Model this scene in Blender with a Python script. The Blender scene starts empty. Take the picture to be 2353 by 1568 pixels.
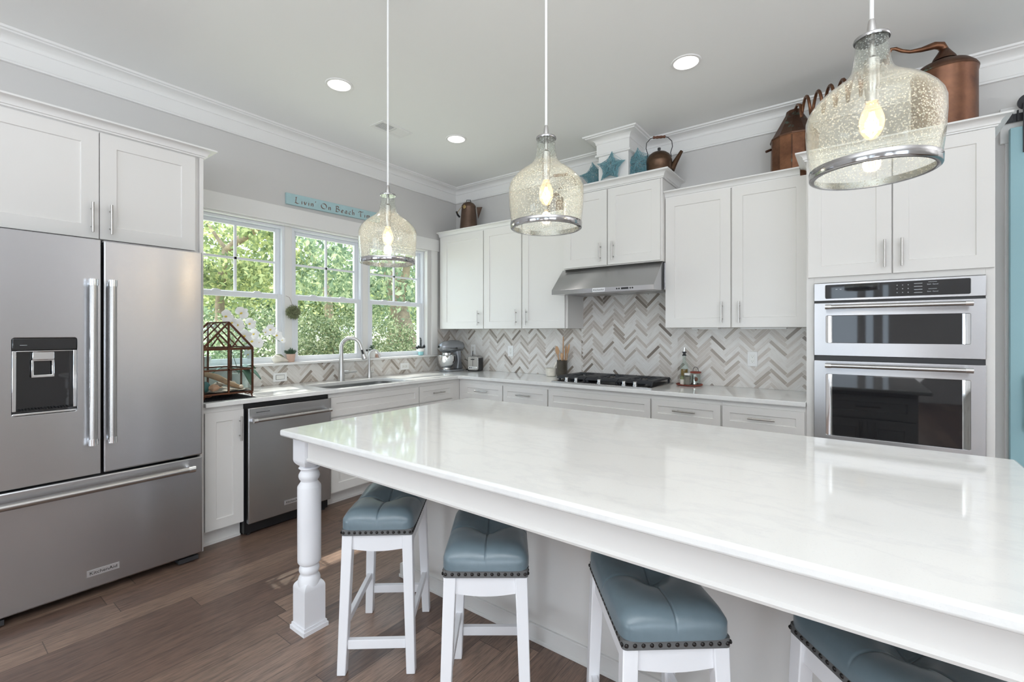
import bpy, bmesh, math, random
import numpy as np
from mathutils import Vector, Matrix
from mathutils.geometry import tessellate_polygon

S = bpy.context.scene
COL = S.collection
R = math.radians

# ------------------------------------------------------------------ camera
CX, CY, CZ, YAW, FPX, HY = 3.8739, -4.052, 1.356, 0.6425, 1062.4, 763.1
cam_d = bpy.data.cameras.new('camera')
cam = bpy.data.objects.new('camera', cam_d)
COL.objects.link(cam)
cam.location = (CX, CY, CZ)
cam.rotation_euler = (R(90), 0, YAW)
cam_d.sensor_width = 36
cam_d.lens = FPX / 2353 * 36
cam_d.shift_y = -(784 - HY) / 2353
cam_d.clip_start = 0.05
cam_d.clip_end = 300
S.camera = cam

# ------------------------------------------------------------------ view + world + sun + big lights
S.view_settings.view_transform = 'Standard'
S.view_settings.look = 'None'
S.view_settings.gamma = 1
S.view_settings.exposure = -1.08
S.cycles.use_denoising = True
S.cycles.max_bounces = 10
S.cycles.diffuse_bounces = 5
S.cycles.glossy_bounces = 5
S.cycles.transparent_max_bounces = 24
S.cycles.sample_clamp_indirect = 6
S.cycles.caustics_reflective = False
S.cycles.caustics_refractive = False

W = bpy.data.worlds.new('sky')
S.world = W
W.use_nodes = True
W.node_tree.nodes['Background'].inputs['Color'].default_value = (0.74, 0.87, 1.0, 1)
W.node_tree.nodes['Background'].inputs['Strength'].default_value = 7.2

def lamp(kind, name, loc, energy, color=(1, 1, 1), **k):
    d = bpy.data.lights.new(name, kind)
    d.energy = energy
    d.color = color
    for a, v in k.items():
        if a not in ('rot', 'aim'):
            setattr(d, a, v)
    o = bpy.data.objects.new(name, d)
    COL.objects.link(o)
    o.location = loc
    if 'rot' in k:
        o.rotation_euler = k['rot']
    if 'aim' in k:
        o.rotation_euler = Vector(k['aim']).to_track_quat('-Z', 'Y').to_euler()
    return o

lamp('SUN', 'sun', (-6, -3, 9), 13.0, (1.0, 0.96, 0.88), angle=R(0.6), aim=(1.0, -0.08, -1.43))
# daylight standing in the openings of the rooms behind the camera
DAY = (0.88, 0.94, 1.0)
lamp('AREA', 'rear_window_daylight', (1.9, -8.93, 0.8), 70, DAY, shape='RECTANGLE', size=2.0, size_y=1.3, aim=(0.1, 1, 0.0))
lamp('AREA', 'rear_slider_daylight', (7.1, -8.93, 0.8), 68, DAY, shape='RECTANGLE', size=1.3, size_y=1.3, aim=(-0.45, 1, 0.0))
lamp('AREA', 'side_window_daylight', (7.93, -6.6, 1.55), 36, DAY, shape='RECTANGLE', size=2.6, size_y=2.0, aim=(-1, 0.3, 0.1))
# upward fill lights added behind the camera to brighten the ceiling, no fixtures
lamp('AREA', 'added_ceiling_fill', (3.3, -6.2, 1.9), 255, (0.88, 0.94, 1.0), shape='DISK', size=1.4, rot=(R(180), 0, 0))
lamp('AREA', 'added_ceiling_fill', (5.0, -4.9, 2.0), 270, (0.88, 0.94, 1.0), shape='DISK', size=1.4, rot=(R(180), 0, 0))

lamp('POINT', 'added_low_fill', (4.4, -6.9, 0.8), 32, (0.95, 0.97, 1.0), shadow_soft_size=0.35)  # added low fill without a fixture, brightens island front and stools
lamp('AREA', 'added_right_ceiling_fill', (7.3, -1.4, 1.9), 140, (0.92, 0.95, 1.0), shape='DISK', size=0.8, rot=(R(180), 0, 0))  # added upward fill without a fixture, for the ceiling at the right

# ------------------------------------------------------------------ colours and materials
def lin(c):
    c = c / 255
    return c / 12.92 if c <= 0.04045 else ((c + 0.055) / 1.055) ** 2.4

def rgb(r, g, b):
    return (lin(r), lin(g), lin(b), 1)

class NT:
    def __init__(s, name):
        s.m = bpy.data.materials.new(name)
        s.m.use_nodes = True
        s.t = s.m.node_tree
        s.t.nodes.clear()
        s.out = s.n('ShaderNodeOutputMaterial')
    def n(s, kind, **k):
        x = s.t.nodes.new(kind)
        for a, v in k.items():
            setattr(x, a, v)
        return x
    def l(s, a, b):
        s.t.links.new(a, b)
    def surf(s, sock):
        s.l(sock, s.out.inputs['Surface'])
        return s.m
    def bsdf(s, color=(0.8, 0.8, 0.8, 1), rough=0.5, metal=0.0, **k):
        b = s.n('ShaderNodeBsdfPrincipled')
        b.inputs['Base Color'].default_value = color
        b.inputs['Roughness'].default_value = rough
        b.inputs['Metallic'].default_value = metal
        for a, v in k.items():
            b.inputs[a.replace('_', ' ')].default_value = v
        return b
    def noise(s, scale=5, detail=3, rough=0.5, vec=None, sc=None):
        n = s.n('ShaderNodeTexNoise')
        n.inputs['Scale'].default_value = scale
        n.inputs['Detail'].default_value = detail
        n.inputs['Roughness'].default_value = rough
        if vec is None:
            vec = s.n('ShaderNodeTexCoord').outputs['Object']
        if sc:
            mp = s.n('ShaderNodeMapping')
            mp.inputs['Scale'].default_value = sc
            s.l(vec, mp.inputs['Vector'])
            vec = mp.outputs['Vector']
        s.l(vec, n.inputs['Vector'])
        return n.outputs['Fac']
    def ramp(s, fac, stops, mode='LINEAR'):
        r = s.n('ShaderNodeValToRGB')
        r.color_ramp.interpolation = mode
        while len(r.color_ramp.elements) < len(stops):
            r.color_ramp.elements.new(0.5)
        for e, (p, c) in zip(r.color_ramp.elements, stops):
            e.position = p
            e.color = c if len(c) == 4 else (*c, 1)
        s.l(fac, r.inputs['Fac'])
        return r.outputs['Color']
    def math(s, op, a, b=None, c=None):
        m = s.n('ShaderNodeMath', operation=op)
        for i, v in enumerate((a, b, c)):
            if v is None:
                continue
            if isinstance(v, (int, float)):
                m.inputs[i].default_value = v
            else:
                s.l(v, m.inputs[i])
        return m.outputs[0]
    def mix(s, fac, a, b, blend='MIX'):
        m = s.n('ShaderNodeMix', data_type='RGBA', blend_type=blend)
        for sock, v in ((m.inputs[0], fac), (m.inputs[6], a), (m.inputs[7], b)):
            if isinstance(v, (int, float)):
                sock.default_value = v
            elif isinstance(v, tuple):
                sock.default_value = v
            else:
                s.l(v, sock)
        return m.outputs[2]
    def bump(s, h, b, strength=0.2, dist=0.01):
        n = s.n('ShaderNodeBump')
        n.inputs['Strength'].default_value = strength
        n.inputs['Distance'].default_value = dist
        s.l(h, n.inputs['Height'])
        s.l(n.outputs['Normal'], b.inputs['Normal'])

def plain(name, color, rough=0.5, metal=0.0, bump=0, bscale=300, var=0, **k):
    t = NT(name)
    b = t.bsdf(color, rough, metal, **k)
    if var:
        f = t.noise(bscale * 0.05 + 2, 4, 0.6)
        dark = tuple(c * (1 - var) for c in color[:3]) + (1,)
        lite = tuple(min(1, c * (1 + var)) for c in color[:3]) + (1,)
        t.l(t.ramp(f, [(0.3, dark), (0.7, lite)]), b.inputs['Base Color'])
    if bump:
        t.bump(t.noise(bscale, 2), b, bump, 0.002)
    return t.surf(b.outputs[0])

def emit(name, color, strength):
    t = NT(name)
    e = t.n('ShaderNodeEmission')
    e.inputs['Color'].default_value = color
    e.inputs['Strength'].default_value = strength
    return t.surf(e.outputs[0])

M = {}
M['cab'] = plain('cabinet_paint', rgb(232, 230, 227), 0.38)
M['trim'] = plain('trim_paint', rgb(234, 233, 231), 0.4)
M['wall'] = plain('wall_paint', rgb(208, 206, 204), 0.7, bump=0.05, bscale=400)
M['ceil'] = plain('ceiling_paint', rgb(240, 240, 238), 0.8)
M['vinyl'] = plain('window_vinyl', rgb(232, 235, 240), 0.35)
M['black'] = plain('black_plastic', rgb(22, 22, 24), 0.4)
M['iron'] = plain('cast_iron', rgb(40, 43, 48), 0.55, bump=0.15, bscale=600)
M['chrome'] = plain('chrome', (0.86, 0.87, 0.88, 1), 0.07, 1.0)
M['dchrome'] = plain('smoked_chrome', (0.42, 0.41, 0.41, 1), 0.12, 1.0)
M['nickel'] = plain('brushed_nickel', (0.52, 0.50, 0.48, 1), 0.3, 1.0)
M['faucet'] = plain('faucet_nickel', (0.6, 0.59, 0.58, 1), 0.34, 1.0)
M['dglass'] = plain('oven_glass', (0.006, 0.006, 0.008, 1), 0.03, 0.0, Specular_IOR_Level=0.8)
M['bmetal'] = plain('black_iron_hardware', rgb(34, 34, 38), 0.45)
M['stool'] = plain('stool_paint', rgb(240, 240, 243), 0.4)
M['bronze'] = plain('dark_bronze_nail', rgb(38, 34, 33), 0.35, 0.5)
M['strip'] = plain('grey_leather_strip', rgb(92, 92, 92), 0.6)
M['white'] = plain('white_ceramic', rgb(235, 234, 230), 0.25)
M['plate'] = plain('white_switch_plastic', rgb(238, 238, 237), 0.35)
M['slot'] = plain('dark_slot', rgb(60, 60, 60), 0.6)
M['blue_door'] = plain('blue_door_paint', rgb(146, 184, 192), 0.45)
M['crock'] = plain('bronze_glaze', rgb(78, 72, 64), 0.3, 0.3, var=0.25)
M['wood_spoon'] = plain('spoon_wood', rgb(190, 150, 112), 0.6, var=0.2)
M['terracotta'] = plain('pale_terracotta', rgb(205, 172, 155), 0.7)
M['aqua'] = plain('aqua_glaze', rgb(150, 205, 208), 0.3)
M['succ'] = plain('succulent_green', rgb(64, 88, 66), 0.5, var=0.35, bscale=900)
M['succ_dark'] = plain('dark_succulent', rgb(44, 48, 48), 0.5, var=0.4, bscale=900)
M['petal'] = plain('orchid_petal', rgb(250, 250, 250), 0.5, Subsurface_Weight=0.0)
M['pistil'] = plain('orchid_centre', rgb(222, 196, 90), 0.5)
M['stem'] = plain('plant_stem', rgb(66, 84, 52), 0.5)
M['oleaf'] = plain('orchid_leaf', rgb(58, 98, 74), 0.35)
M['sand'] = plain('pale_sand', rgb(176, 160, 148), 0.9, bump=0.6, bscale=500, var=0.2)
M['drift'] = plain('driftwood', rgb(176, 142, 112), 0.8, var=0.3, bump=0.4, bscale=120)
M['shell'] = plain('seashell', rgb(222, 196, 176), 0.35, var=0.2)
M['shell_pink'] = plain('pink_seashell', rgb(224, 168, 138), 0.35, var=0.25)
M['seaglass'] = plain('teal_stone', rgb(66, 116, 116), 0.4)
M['moss'] = plain('moss', rgb(122, 128, 96), 0.9, var=0.5, bscale=1200)
M['marble'] = plain('marble_mortar', rgb(226, 220, 208), 0.3, var=0.12)
M['mixer'] = plain('silver_enamel', rgb(150, 153, 158), 0.28, 0.55)
M['dkplastic'] = plain('dark_grey_plastic', rgb(46, 46, 48), 0.45)
M['red_tray'] = plain('red_carved_tray', rgb(132, 62, 48), 0.45, var=0.3)
M['pepper'] = plain('ground_spice', rgb(128, 116, 104), 0.8, var=0.3, bscale=1500)
M['oil'] = plain('olive_oil', rgb(126, 94, 26), 0.2)
M['sign'] = plain('aqua_sign_paint', rgb(172, 202, 206), 0.6, var=0.05)
M['ink'] = plain('brown_lettering', rgb(112, 76, 62), 0.6)
M['badge_ink'] = plain('badge_lettering', rgb(30, 30, 32), 0.4)
M['badge'] = plain('badge_metal', (0.8, 0.8, 0.82, 1), 0.3, 0.8)
M['panel_ink'] = plain('panel_lettering', rgb(190, 194, 200), 0.5)
M['vent_dark'] = plain('vent_dark', rgb(58, 58, 57), 0.7)
M['twine'] = plain('blue_twine', rgb(116, 160, 170), 0.8)
M['handle_wood'] = plain('turned_handle_wood', rgb(98, 60, 40), 0.5, var=0.25)
M['brass'] = plain('old_brass', (0.5, 0.36, 0.16, 1), 0.4, 1.0)
M['bark'] = plain('tree_bark', rgb(150, 132, 112), 0.9, var=0.45, bump=0.8, bscale=40)
M['mulch'] = plain('bark_mulch', rgb(126, 104, 92), 0.95, var=0.4, bscale=200)
M['rubber'] = plain('black_rubber', rgb(20, 20, 20), 0.7)
M['shingle'] = plain('grey_roof_shingle', rgb(96, 98, 104), 0.9, var=0.2)
M['siding'] = plain('white_house_siding', rgb(226, 230, 232), 0.6)

def m_steel(name, base, rough, aniso, axis='Z'):
    t = NT(name)
    b = t.bsdf(base, rough, 1.0)
    b.inputs['Anisotropic'].default_value = aniso
    b.inputs['Anisotropic Rotation'].default_value = 0.25
    tg = t.n('ShaderNodeTangent', direction_type='RADIAL', axis=axis)
    t.l(tg.outputs[0], b.inputs['Tangent'])
    return t.surf(b.outputs[0])
M['steel'] = m_steel('brushed_stainless', (0.53, 0.53, 0.545, 1), 0.27, 0.85)
M['steel_bar'] = plain('satin_steel_bar', (0.52, 0.51, 0.5, 1), 0.27, 1.0)
M['basin'] = plain('sink_steel', (0.5, 0.5, 0.5, 1), 0.3, 1.0)

def m_quartz():
    t = NT('white_quartz')
    b = t.bsdf(rgb(240, 240, 238), 0.06)
    f = t.noise(2.2, 8, 0.62, sc=(1, 2.2, 1))
    v = t.ramp(f, [(0.46, rgb(240, 240, 238)), (0.5, rgb(235, 235, 234)), (0.54, rgb(240, 240, 238))])
    g = t.noise(260, 2, 0.5)
    w = t.ramp(g, [(0.62, (1, 1, 1)), (0.75, (0.93, 0.93, 0.94))])
    t.l(t.mix(1.0, v, w, 'MULTIPLY'), b.inputs['Base Color'])
    return t.surf(b.outputs[0])
M['quartz'] = m_quartz()

def m_floor():
    t = NT('hardwood_planks')
    b = t.bsdf(rough=0.34)
    sep = t.n('ShaderNodeSeparateXYZ')
    t.l(t.n('ShaderNodeTexCoord').outputs['Object'], sep.inputs[0])
    x, y = sep.outputs[0], sep.outputs[1]
    pw, pl = 0.127, 1.25
    row = t.math('FLOOR', t.math('DIVIDE', x, pw))
    wn = t.n('ShaderNodeTexWhiteNoise', noise_dimensions='1D')
    t.l(row, wn.inputs['W'])
    yy = t.math('DIVIDE', t.math('ADD', y, t.math('MULTIPLY', wn.outputs['Value'], 3.7)), pl)
    idx = t.math('FLOOR', yy)
    comb = t.n('ShaderNodeCombineXYZ')
    t.l(row, comb.inputs[0]); t.l(idx, comb.inputs[1])
    pn = t.n('ShaderNodeTexWhiteNoise', noise_dimensions='2D')
    t.l(comb.outputs[0], pn.inputs['Vector'])
    base = t.ramp(pn.outputs['Value'], [(0.0, rgb(98, 78, 68)), (0.4, rgb(114, 92, 80)), (0.75, rgb(124, 102, 88)), (1.0, rgb(140, 116, 101))])
    off = t.n('ShaderNodeCombineXYZ')
    t.l(x, off.inputs[0])
    t.l(t.math('ADD', y, t.math('MULTIPLY', pn.outputs['Value'], 31)), off.inputs[1])
    t.l(t.math('MULTIPLY', pn.outputs['Value'], 17), off.inputs[2])
    g1 = t.noise(7, 6, 0.62, off.outputs[0], (9, 0.8, 1))
    g2 = t.noise(34, 3, 0.5, off.outputs[0], (7, 0.5, 1))
    gr = t.ramp(g1, [(0.3, (0.62, 0.62, 0.63)), (0.5, (0.98, 0.98, 0.98)), (0.72, (1.25, 1.22, 1.2))])
    gr2 = t.ramp(g2, [(0.35, (0.72, 0.72, 0.72)), (0.55, (1.06, 1.06, 1.06))])
    col = t.mix(1.0, t.mix(1.0, base, gr, 'MULTIPLY'), gr2, 'MULTIPLY')
    fx = t.math('FRACT', t.math('DIVIDE', x, pw))
    fy = t.math('FRACT', yy)
    ex = t.math('LESS_THAN', t.math('MINIMUM', fx, t.math('SUBTRACT', 1, fx)), 0.012)
    ey = t.math('LESS_THAN', t.math('MINIMUM', fy, t.math('SUBTRACT', 1, fy)), 0.0014)
    seam = t.math('MAXIMUM', ex, ey)
    t.l(t.mix(t.math('MULTIPLY', seam, 0.65), col, rgb(38, 30, 27)), b.inputs['Base Color'])
    h = t.math('ADD', t.math('MULTIPLY', g1, 0.5), t.math('MULTIPLY', seam, -1.0))
    t.bump(h, b, 0.18, 0.004)
    return t.surf(b.outputs[0])
M['floor'] = m_floor()

def m_tile():
    t = NT('herringbone_stone_tile')
    b = t.bsdf(rough=0.32)
    geo = t.n('ShaderNodeNewGeometry')
    uv = t.n('ShaderNodeTexCoord').outputs['UV']
    base = t.ramp(geo.outputs['Random Per Island'], [
        (0.0, rgb(228, 226, 223)), (0.36, rgb(223, 220, 216)), (0.54, rgb(213, 208, 203)), (0.68, rgb(203, 196, 189)),
        (0.82, rgb(188, 179, 171)), (0.91, rgb(170, 160, 150)), (0.965, rgb(142, 131, 121)), (1.0, rgb(116, 105, 96))])
    add = t.n('ShaderNodeVectorMath', operation='ADD')
    t.l(uv, add.inputs[0])
    cv = t.n('ShaderNodeCombineXYZ')
    t.l(t.math('MULTIPLY', geo.outputs['Random Per Island'], 91), cv.inputs[1])
    t.l(cv.outputs[0], add.inputs[1])
    s1 = t.noise(1, 5, 0.6, add.outputs[0], (14, 120, 1))
    st = t.ramp(s1, [(0.28, (0.80, 0.77, 0.75)), (0.45, (0.97, 0.96, 0.95)), (0.62, (1.03, 1.03, 1.03))])
    t.l(t.mix(1.0, base, st, 'MULTIPLY'), b.inputs['Base Color'])
    return t.surf(b.outputs[0])
M['tile'] = m_tile()
M['grout'] = plain('pale_grout', rgb(226, 223, 218), 0.8)

def m_leather():
    t = NT('blue_leather')
    b = t.bsdf(rgb(100, 115, 123), 0.28)
    f = t.noise(6, 4, 0.6)
    t.l(t.ramp(f, [(0.3, rgb(92, 107, 115)), (0.7, rgb(108, 123, 131))]), b.inputs['Base Color'])
    t.bump(t.noise(220, 3, 0.6), b, 0.08, 0.002)
    return t.surf(b.outputs[0])
M['leather'] = m_leather()

def m_copper(name, a, c, patina=0.0, rough=0.38):
    t = NT(name)
    b = t.bsdf(rough=rough, metal=0.85)
    f = t.noise(9, 6, 0.65)
    col = t.ramp(f, [(0.3, a), (0.7, c)])
    if patina:
        g = t.noise(14, 5, 0.7)
        k = t.ramp(g, [(0.64 - patina * 0.1, (0, 0, 0)), (0.72, (1, 1, 1))])
        col = t.mix(k, col, rgb(110, 140, 128))
    t.l(col, b.inputs['Base Color'])
    t.bump(t.noise(25, 3), b, 0.15, 0.01)
    return t.surf(b.outputs[0])
M['copper'] = m_copper('aged_copper', rgb(100, 68, 52), rgb(146, 104, 78))
M['copper_boiler'] = m_copper('brown_boiler_copper', rgb(84, 58, 46), rgb(118, 82, 62))
M['copper_dark'] = m_copper('dark_copper', rgb(78, 54, 44), rgb(112, 84, 68), 0.5, 0.45)
M['copper_kettle'] = m_copper('brown_copper', rgb(78, 60, 48), rgb(108, 84, 66), 0, 0.4)
M['tin'] = m_copper('brown_tin', rgb(92, 74, 64), rgb(118, 98, 86), 0, 0.5)
M['terr'] = m_copper('copper_came', rgb(72, 48, 38), rgb(116, 76, 56), 0, 0.45)

def m_glass(name, tint, body=0.0, bodycol=(0.9, 0.92, 0.88, 1), fres=1.45, speck=0.0, rough=0.02):
    """Clear glass: see-through by its tint, mirror-like by Fresnel, with a little body colour and seed bubbles."""
    t = NT(name)
    tr = t.n('ShaderNodeBsdfTransparent')
    tr.inputs['Color'].default_value = tint
    gl = t.n('ShaderNodeBsdfGlossy')
    gl.inputs['Roughness'].default_value = rough
    f0 = ((fres - 1) / (fres + 1)) ** 2
    fw = t.n('ShaderNodeLayerWeight')
    fw.inputs['Blend'].default_value = 0.5
    frv = t.math('ADD', f0, t.math('MULTIPLY', t.math('POWER', fw.outputs['Facing'], 5), 1 - f0))
    cur = tr.outputs[0]
    if body or speck:
        df = t.n('ShaderNodeBsdfTranslucent')
        df.inputs['Color'].default_value = bodycol
        d2 = t.n('ShaderNodeBsdfDiffuse')
        d2.inputs['Color'].default_value = bodycol
        dm = t.n('ShaderNodeMixShader')
        dm.inputs[0].default_value = 0.5
        t.l(df.outputs[0], dm.inputs[1]); t.l(d2.outputs[0], dm.inputs[2])
        vor = t.n('ShaderNodeTexVoronoi')
        vor.inputs['Scale'].default_value = 150
        t.l(t.n('ShaderNodeTexCoord').outputs['Object'], vor.inputs['Vector'])
        dots = t.ramp(vor.outputs['Distance'], [(0.2, (1, 1, 1)), (0.36, (0, 0, 0))])
        patch = t.ramp(t.noise(7, 3, 0.6), [(0.35, (0.25,) * 3), (0.65, (1,) * 3)])
        lw = t.n('ShaderNodeLayerWeight')
        lw.inputs['Blend'].default_value = 0.35
        f = t.math('ADD', t.math('MULTIPLY', t.math('MULTIPLY', dots, patch), speck),
                   t.math('ADD', body, t.math('MULTIPLY', lw.outputs['Facing'], body * 2.2)))
        mx = t.n('ShaderNodeMixShader')
        t.l(f, mx.inputs[0]); t.l(cur, mx.inputs[1]); t.l(dm.outputs[0], mx.inputs[2])
        cur = mx.outputs[0]
    m2 = t.n('ShaderNodeMixShader')
    t.l(frv, m2.inputs[0]); t.l(cur, m2.inputs[1]); t.l(gl.outputs[0], m2.inputs[2])
    return t.surf(m2.outputs[0])
M['pane'] = m_glass('window_glass', (0.97, 0.985, 0.98, 1), fres=1.25)
M['tglass'] = m_glass('terrarium_glass', (0.93, 0.97, 0.97, 1), fres=1.3)
M['seeded'] = m_glass('seeded_glass', (0.965, 0.975, 0.96, 1), 0.035, (0.84, 0.88, 0.84, 1), 1.4, 0.55)
M['bottle'] = m_glass('bottle_glass', (0.9, 0.95, 0.93, 1), 0.05, (0.8, 0.9, 0.88, 1), 1.35, 0.0)
M['bulb'] = m_glass('bulb_glass', (1.0, 0.95, 0.88, 1), 0.035, (1.0, 0.78, 0.5, 1), fres=1.3)
M['filament'] = emit('glowing_filament', (1.0, 0.62, 0.28, 1), 55)
M['can'] = emit('recessed_lamp_glow', (1.0, 0.95, 0.88, 1), 7)

def m_leaf(name, a, b_, c, trans=0.5):
    t = NT(name)
    geo = t.n('ShaderNodeNewGeometry')
    col = t.ramp(geo.outputs['Random Per Island'], [(0.0, a), (0.55, b_), (1.0, c)])
    d = t.n('ShaderNodeBsdfDiffuse')
    r = t.n('ShaderNodeBsdfTranslucent')
    t.l(col, d.inputs['Color'])
    t.l(t.mix(1.0, col, (1.0, 1.0, 0.86, 1), 'MULTIPLY'), r.inputs['Color'])
    m = t.n('ShaderNodeMixShader')
    m.inputs[0].default_value = trans
    t.l(d.outputs[0], m.inputs[1]); t.l(r.outputs[0], m.inputs[2])
    return t.surf(m.outputs[0])
M['leaf'] = m_leaf('tree_leaf', rgb(112, 128, 98), rgb(158, 170, 122), rgb(222, 222, 168))
M['leaf_cool'] = m_leaf('cool_leaf', rgb(108, 128, 108), rgb(146, 164, 136), rgb(206, 212, 178))
M['leaf_bush'] = m_leaf('bush_leaf', rgb(108, 126, 102), rgb(160, 172, 134), rgb(232, 230, 200))
M['grass'] = plain('lawn_grass', rgb(206, 206, 180), 0.9, var=0.2)

# ------------------------------------------------------------------ mesh builder
def rrect(x0, y0, x1, y1, r, k=6):
    pts = []
    for cx, cy, a in ((x1 - r, y1 - r, 0), (x0 + r, y1 - r, 90), (x0 + r, y0 + r, 180), (x1 - r, y0 + r, 270)):
        for i in range(k + 1):
            t = R(a + 90 * i / k)
            pts.append((cx + r * math.cos(t), cy + r * math.sin(t)))
    return pts

class MB:
    def __init__(s):
        s.v, s.f = [], []
    def add(s, vs, fs):
        o = len(s.v)
        s.v += [tuple(v) for v in vs]
        s.f += [tuple(i + o for i in f) for f in fs]
        return s
    def box(s, x0, y0, z0, x1, y1, z1):
        x0, x1 = min(x0, x1), max(x0, x1); y0, y1 = min(y0, y1), max(y0, y1); z0, z1 = min(z0, z1), max(z0, z1)
        return s.add([(x0, y0, z0), (x1, y0, z0), (x1, y1, z0), (x0, y1, z0), (x0, y0, z1), (x1, y0, z1), (x1, y1, z1), (x0, y1, z1)],
                     [(0, 3, 2, 1), (4, 5, 6, 7), (0, 1, 5, 4), (1, 2, 6, 5), (2, 3, 7, 6), (3, 0, 4, 7)])
    def prism(s, poly, axis, a0, a1, holes=()):
        """Polygon in the two axes other than `axis` (in x, y, z order), pushed along it."""
        def P(p, a):
            return {'x': (a, p[0], p[1]), 'y': (p[0], a, p[1]), 'z': (p[0], p[1], a)}[axis]
        loops = [list(poly)] + [list(h) for h in holes]
        flat = [p for L in loops for p in L]
        n = len(flat)
        tris = tessellate_polygon([[Vector((p[0], p[1], 0)) for p in L] for L in loops])
        vs = [P(p, a0) for p in flat] + [P(p, a1) for p in flat]
        fs = []
        if not holes:
            fs += [tuple(range(n)), tuple(range(2 * n - 1, n - 1, -1))]
        else:
            fs += [tuple(t) for t in tris] + [tuple(n + i for i in reversed(t)) for t in tris]
        o = 0
        for L in loops:
            k = len(L)
            for i in range(k):
                a, b = o + i, o + (i + 1) % k
                fs.append((a, b, n + b, n + a))
            o += k
        return s.add(vs, fs)
    def ring(s, outer, hx0, hy0, hx1, hy1, r, axis, a0, a1):
        """Rectangle (corners from low-low, counter-clockwise) with a rounded opening, as a plate from a0 to a1."""
        P = lambda p, a: {'x': (a, p[0], p[1]), 'y': (p[0], a, p[1]), 'z': (p[0], p[1], a)}[axis]
        k = 6
        H = rrect(hx0, hy0, hx1, hy1, r, k)
        cor = [outer[2], outer[3], outer[0], outer[1]]
        n = len(H)
        vs = [P(p, a) for a in (a0, a1) for p in H + cor]
        fs = []
        for z in (0, n + 4):
            for c in range(4):
                i0 = c * (k + 1)
                for i in range(k):
                    fs.append((z + n + c, z + i0 + i, z + i0 + i + 1))
                fs.append((z + n + c, z + i0 + k, z + (i0 + k + 1) % n, z + n + (c + 1) % 4))
        m = n + 4
        fs += [(i, (i + 1) % n, m + (i + 1) % n, m + i) for i in range(n)]
        fs += [(n + c, n + (c + 1) % 4, m + n + (c + 1) % 4, m + n + c) for c in range(4)]
        return s.add(vs, fs)
    def tube(s, pts, r, seg=10, closed=False, cap=True, sq=None):
        pts = [Vector(p) for p in pts]
        n = len(pts)
        rr = r if isinstance(r, (list, tuple)) else [r] * n
        up = None
        rings = []
        for i, p in enumerate(pts):
            a = pts[(i - 1) % n] if (i > 0 or closed) else p
            b = pts[(i + 1) % n] if (i < n - 1 or closed) else p
            d = (b - a)
            d = d.normalized() if d.length > 1e-9 else Vector((0, 0, 1))
            if up is None:
                up = Vector((0, 0, 1)) if abs(d.z) < 0.9 else Vector((1, 0, 0))
            up = (up - d * up.dot(d)).normalized()
            q = d.cross(up)
            off = math.pi / 4 if seg == 4 else 0
            rings.append([p + (up * math.cos(t + off) + q * math.sin(t + off)) * rr[i] for t in (2 * math.pi * k / seg for k in range(seg))])
        vs = [v for ring in rings for v in ring]
        fs = []
        for i in range(n if closed else n - 1):
            j = (i + 1) % n
            for k in range(seg):
                l = (k + 1) % seg
                fs.append((i * seg + k, i * seg + l, j * seg + l, j * seg + k))
        if cap and not closed:
            fs.append(tuple(range(seg - 1, -1, -1)))
            fs.append(tuple((n - 1) * seg + k for k in range(seg)))
        return s.add(vs, fs)
    def cyl(s, a, b, r, seg=20, r2=None):
        return s.tube([a, b], [r, r if r2 is None else r2], seg)
    def lathe(s, prof, c=(0, 0, 0), seg=32, closed=False):
        n = len(prof)
        vs, fs = [], []
        for r, z in prof:
            for k in range(seg):
                t = 2 * math.pi * k / seg
                vs.append((c[0] + r * math.cos(t), c[1] + r * math.sin(t), c[2] + z))
        for i in range(n if closed else n - 1):
            j = (i + 1) % n
            for k in range(seg):
                l = (k + 1) % seg
                fs.append((i * seg + k, i * seg + l, j * seg + l, j * seg + k))
        if not closed:
            if prof[0][0] > 1e-5:
                fs.append(tuple(range(seg - 1, -1, -1)))
            if prof[-1][0] > 1e-5:
                fs.append(tuple((n - 1) * seg + k for k in range(seg)))
        return s.add(vs, fs)
    def sweep(s, path, prof, side=1):
        """Moulding: profile (out, z) run along a plan path with mitred corners; `side`=1 throws it to the left of travel."""
        P = [Vector(p) for p in path]
        rows = []
        for i, p in enumerate(P):
            d0 = (P[i] - P[i - 1]).normalized() if i > 0 else None
            d1 = (P[i + 1] - P[i]).normalized() if i < len(P) - 1 else None
            d0 = d0 or d1
            d1 = d1 or d0
            n0 = Vector((-d0.y, d0.x)) * side
            n1 = Vector((-d1.y, d1.x)) * side
            m = n0 + n1
            m = m / (m.length ** 2 / 2) if m.length > 1e-6 else n0
            rows.append([(p.x + m.x * o, p.y + m.y * o, z) for o, z in prof])
        k = len(prof)
        vs = [v for r in rows for v in r]
        fs = []
        for i in range(len(rows) - 1):
            for j in range(k):
                l = (j + 1) % k
                fs.append((i * k + j, i * k + l, (i + 1) * k + l, (i + 1) * k + j))
        fs.append(tuple(range(k)))
        fs.append(tuple((len(rows) - 1) * k + j for j in range(k - 1, -1, -1)))
        return s.add(vs, fs)
    def sphere(s, c, rx, ry=None, rz=None, u=16, v=10):
        ry = ry or rx; rz = rz or rx
        prof = [(math.sin(math.pi * i / v), -math.cos(math.pi * i / v)) for i in range(v + 1)]
        o = len(s.v)
        s.lathe([(max(r, 1e-4), z) for r, z in prof], (0, 0, 0), u)
        s.v[o:] = [(c[0] + x * rx, c[1] + y * ry, c[2] + z * rz) for x, y, z in s.v[o:]]
        return s
    def xf(s, mtx, start=0):
        s.v[start:] = [tuple(mtx @ Vector(v)) for v in s.v[start:]]
        return s

ORG = {}
def link(o, parent=None):
    COL.objects.link(o)
    if parent:
        o.parent = parent
    return o

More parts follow.
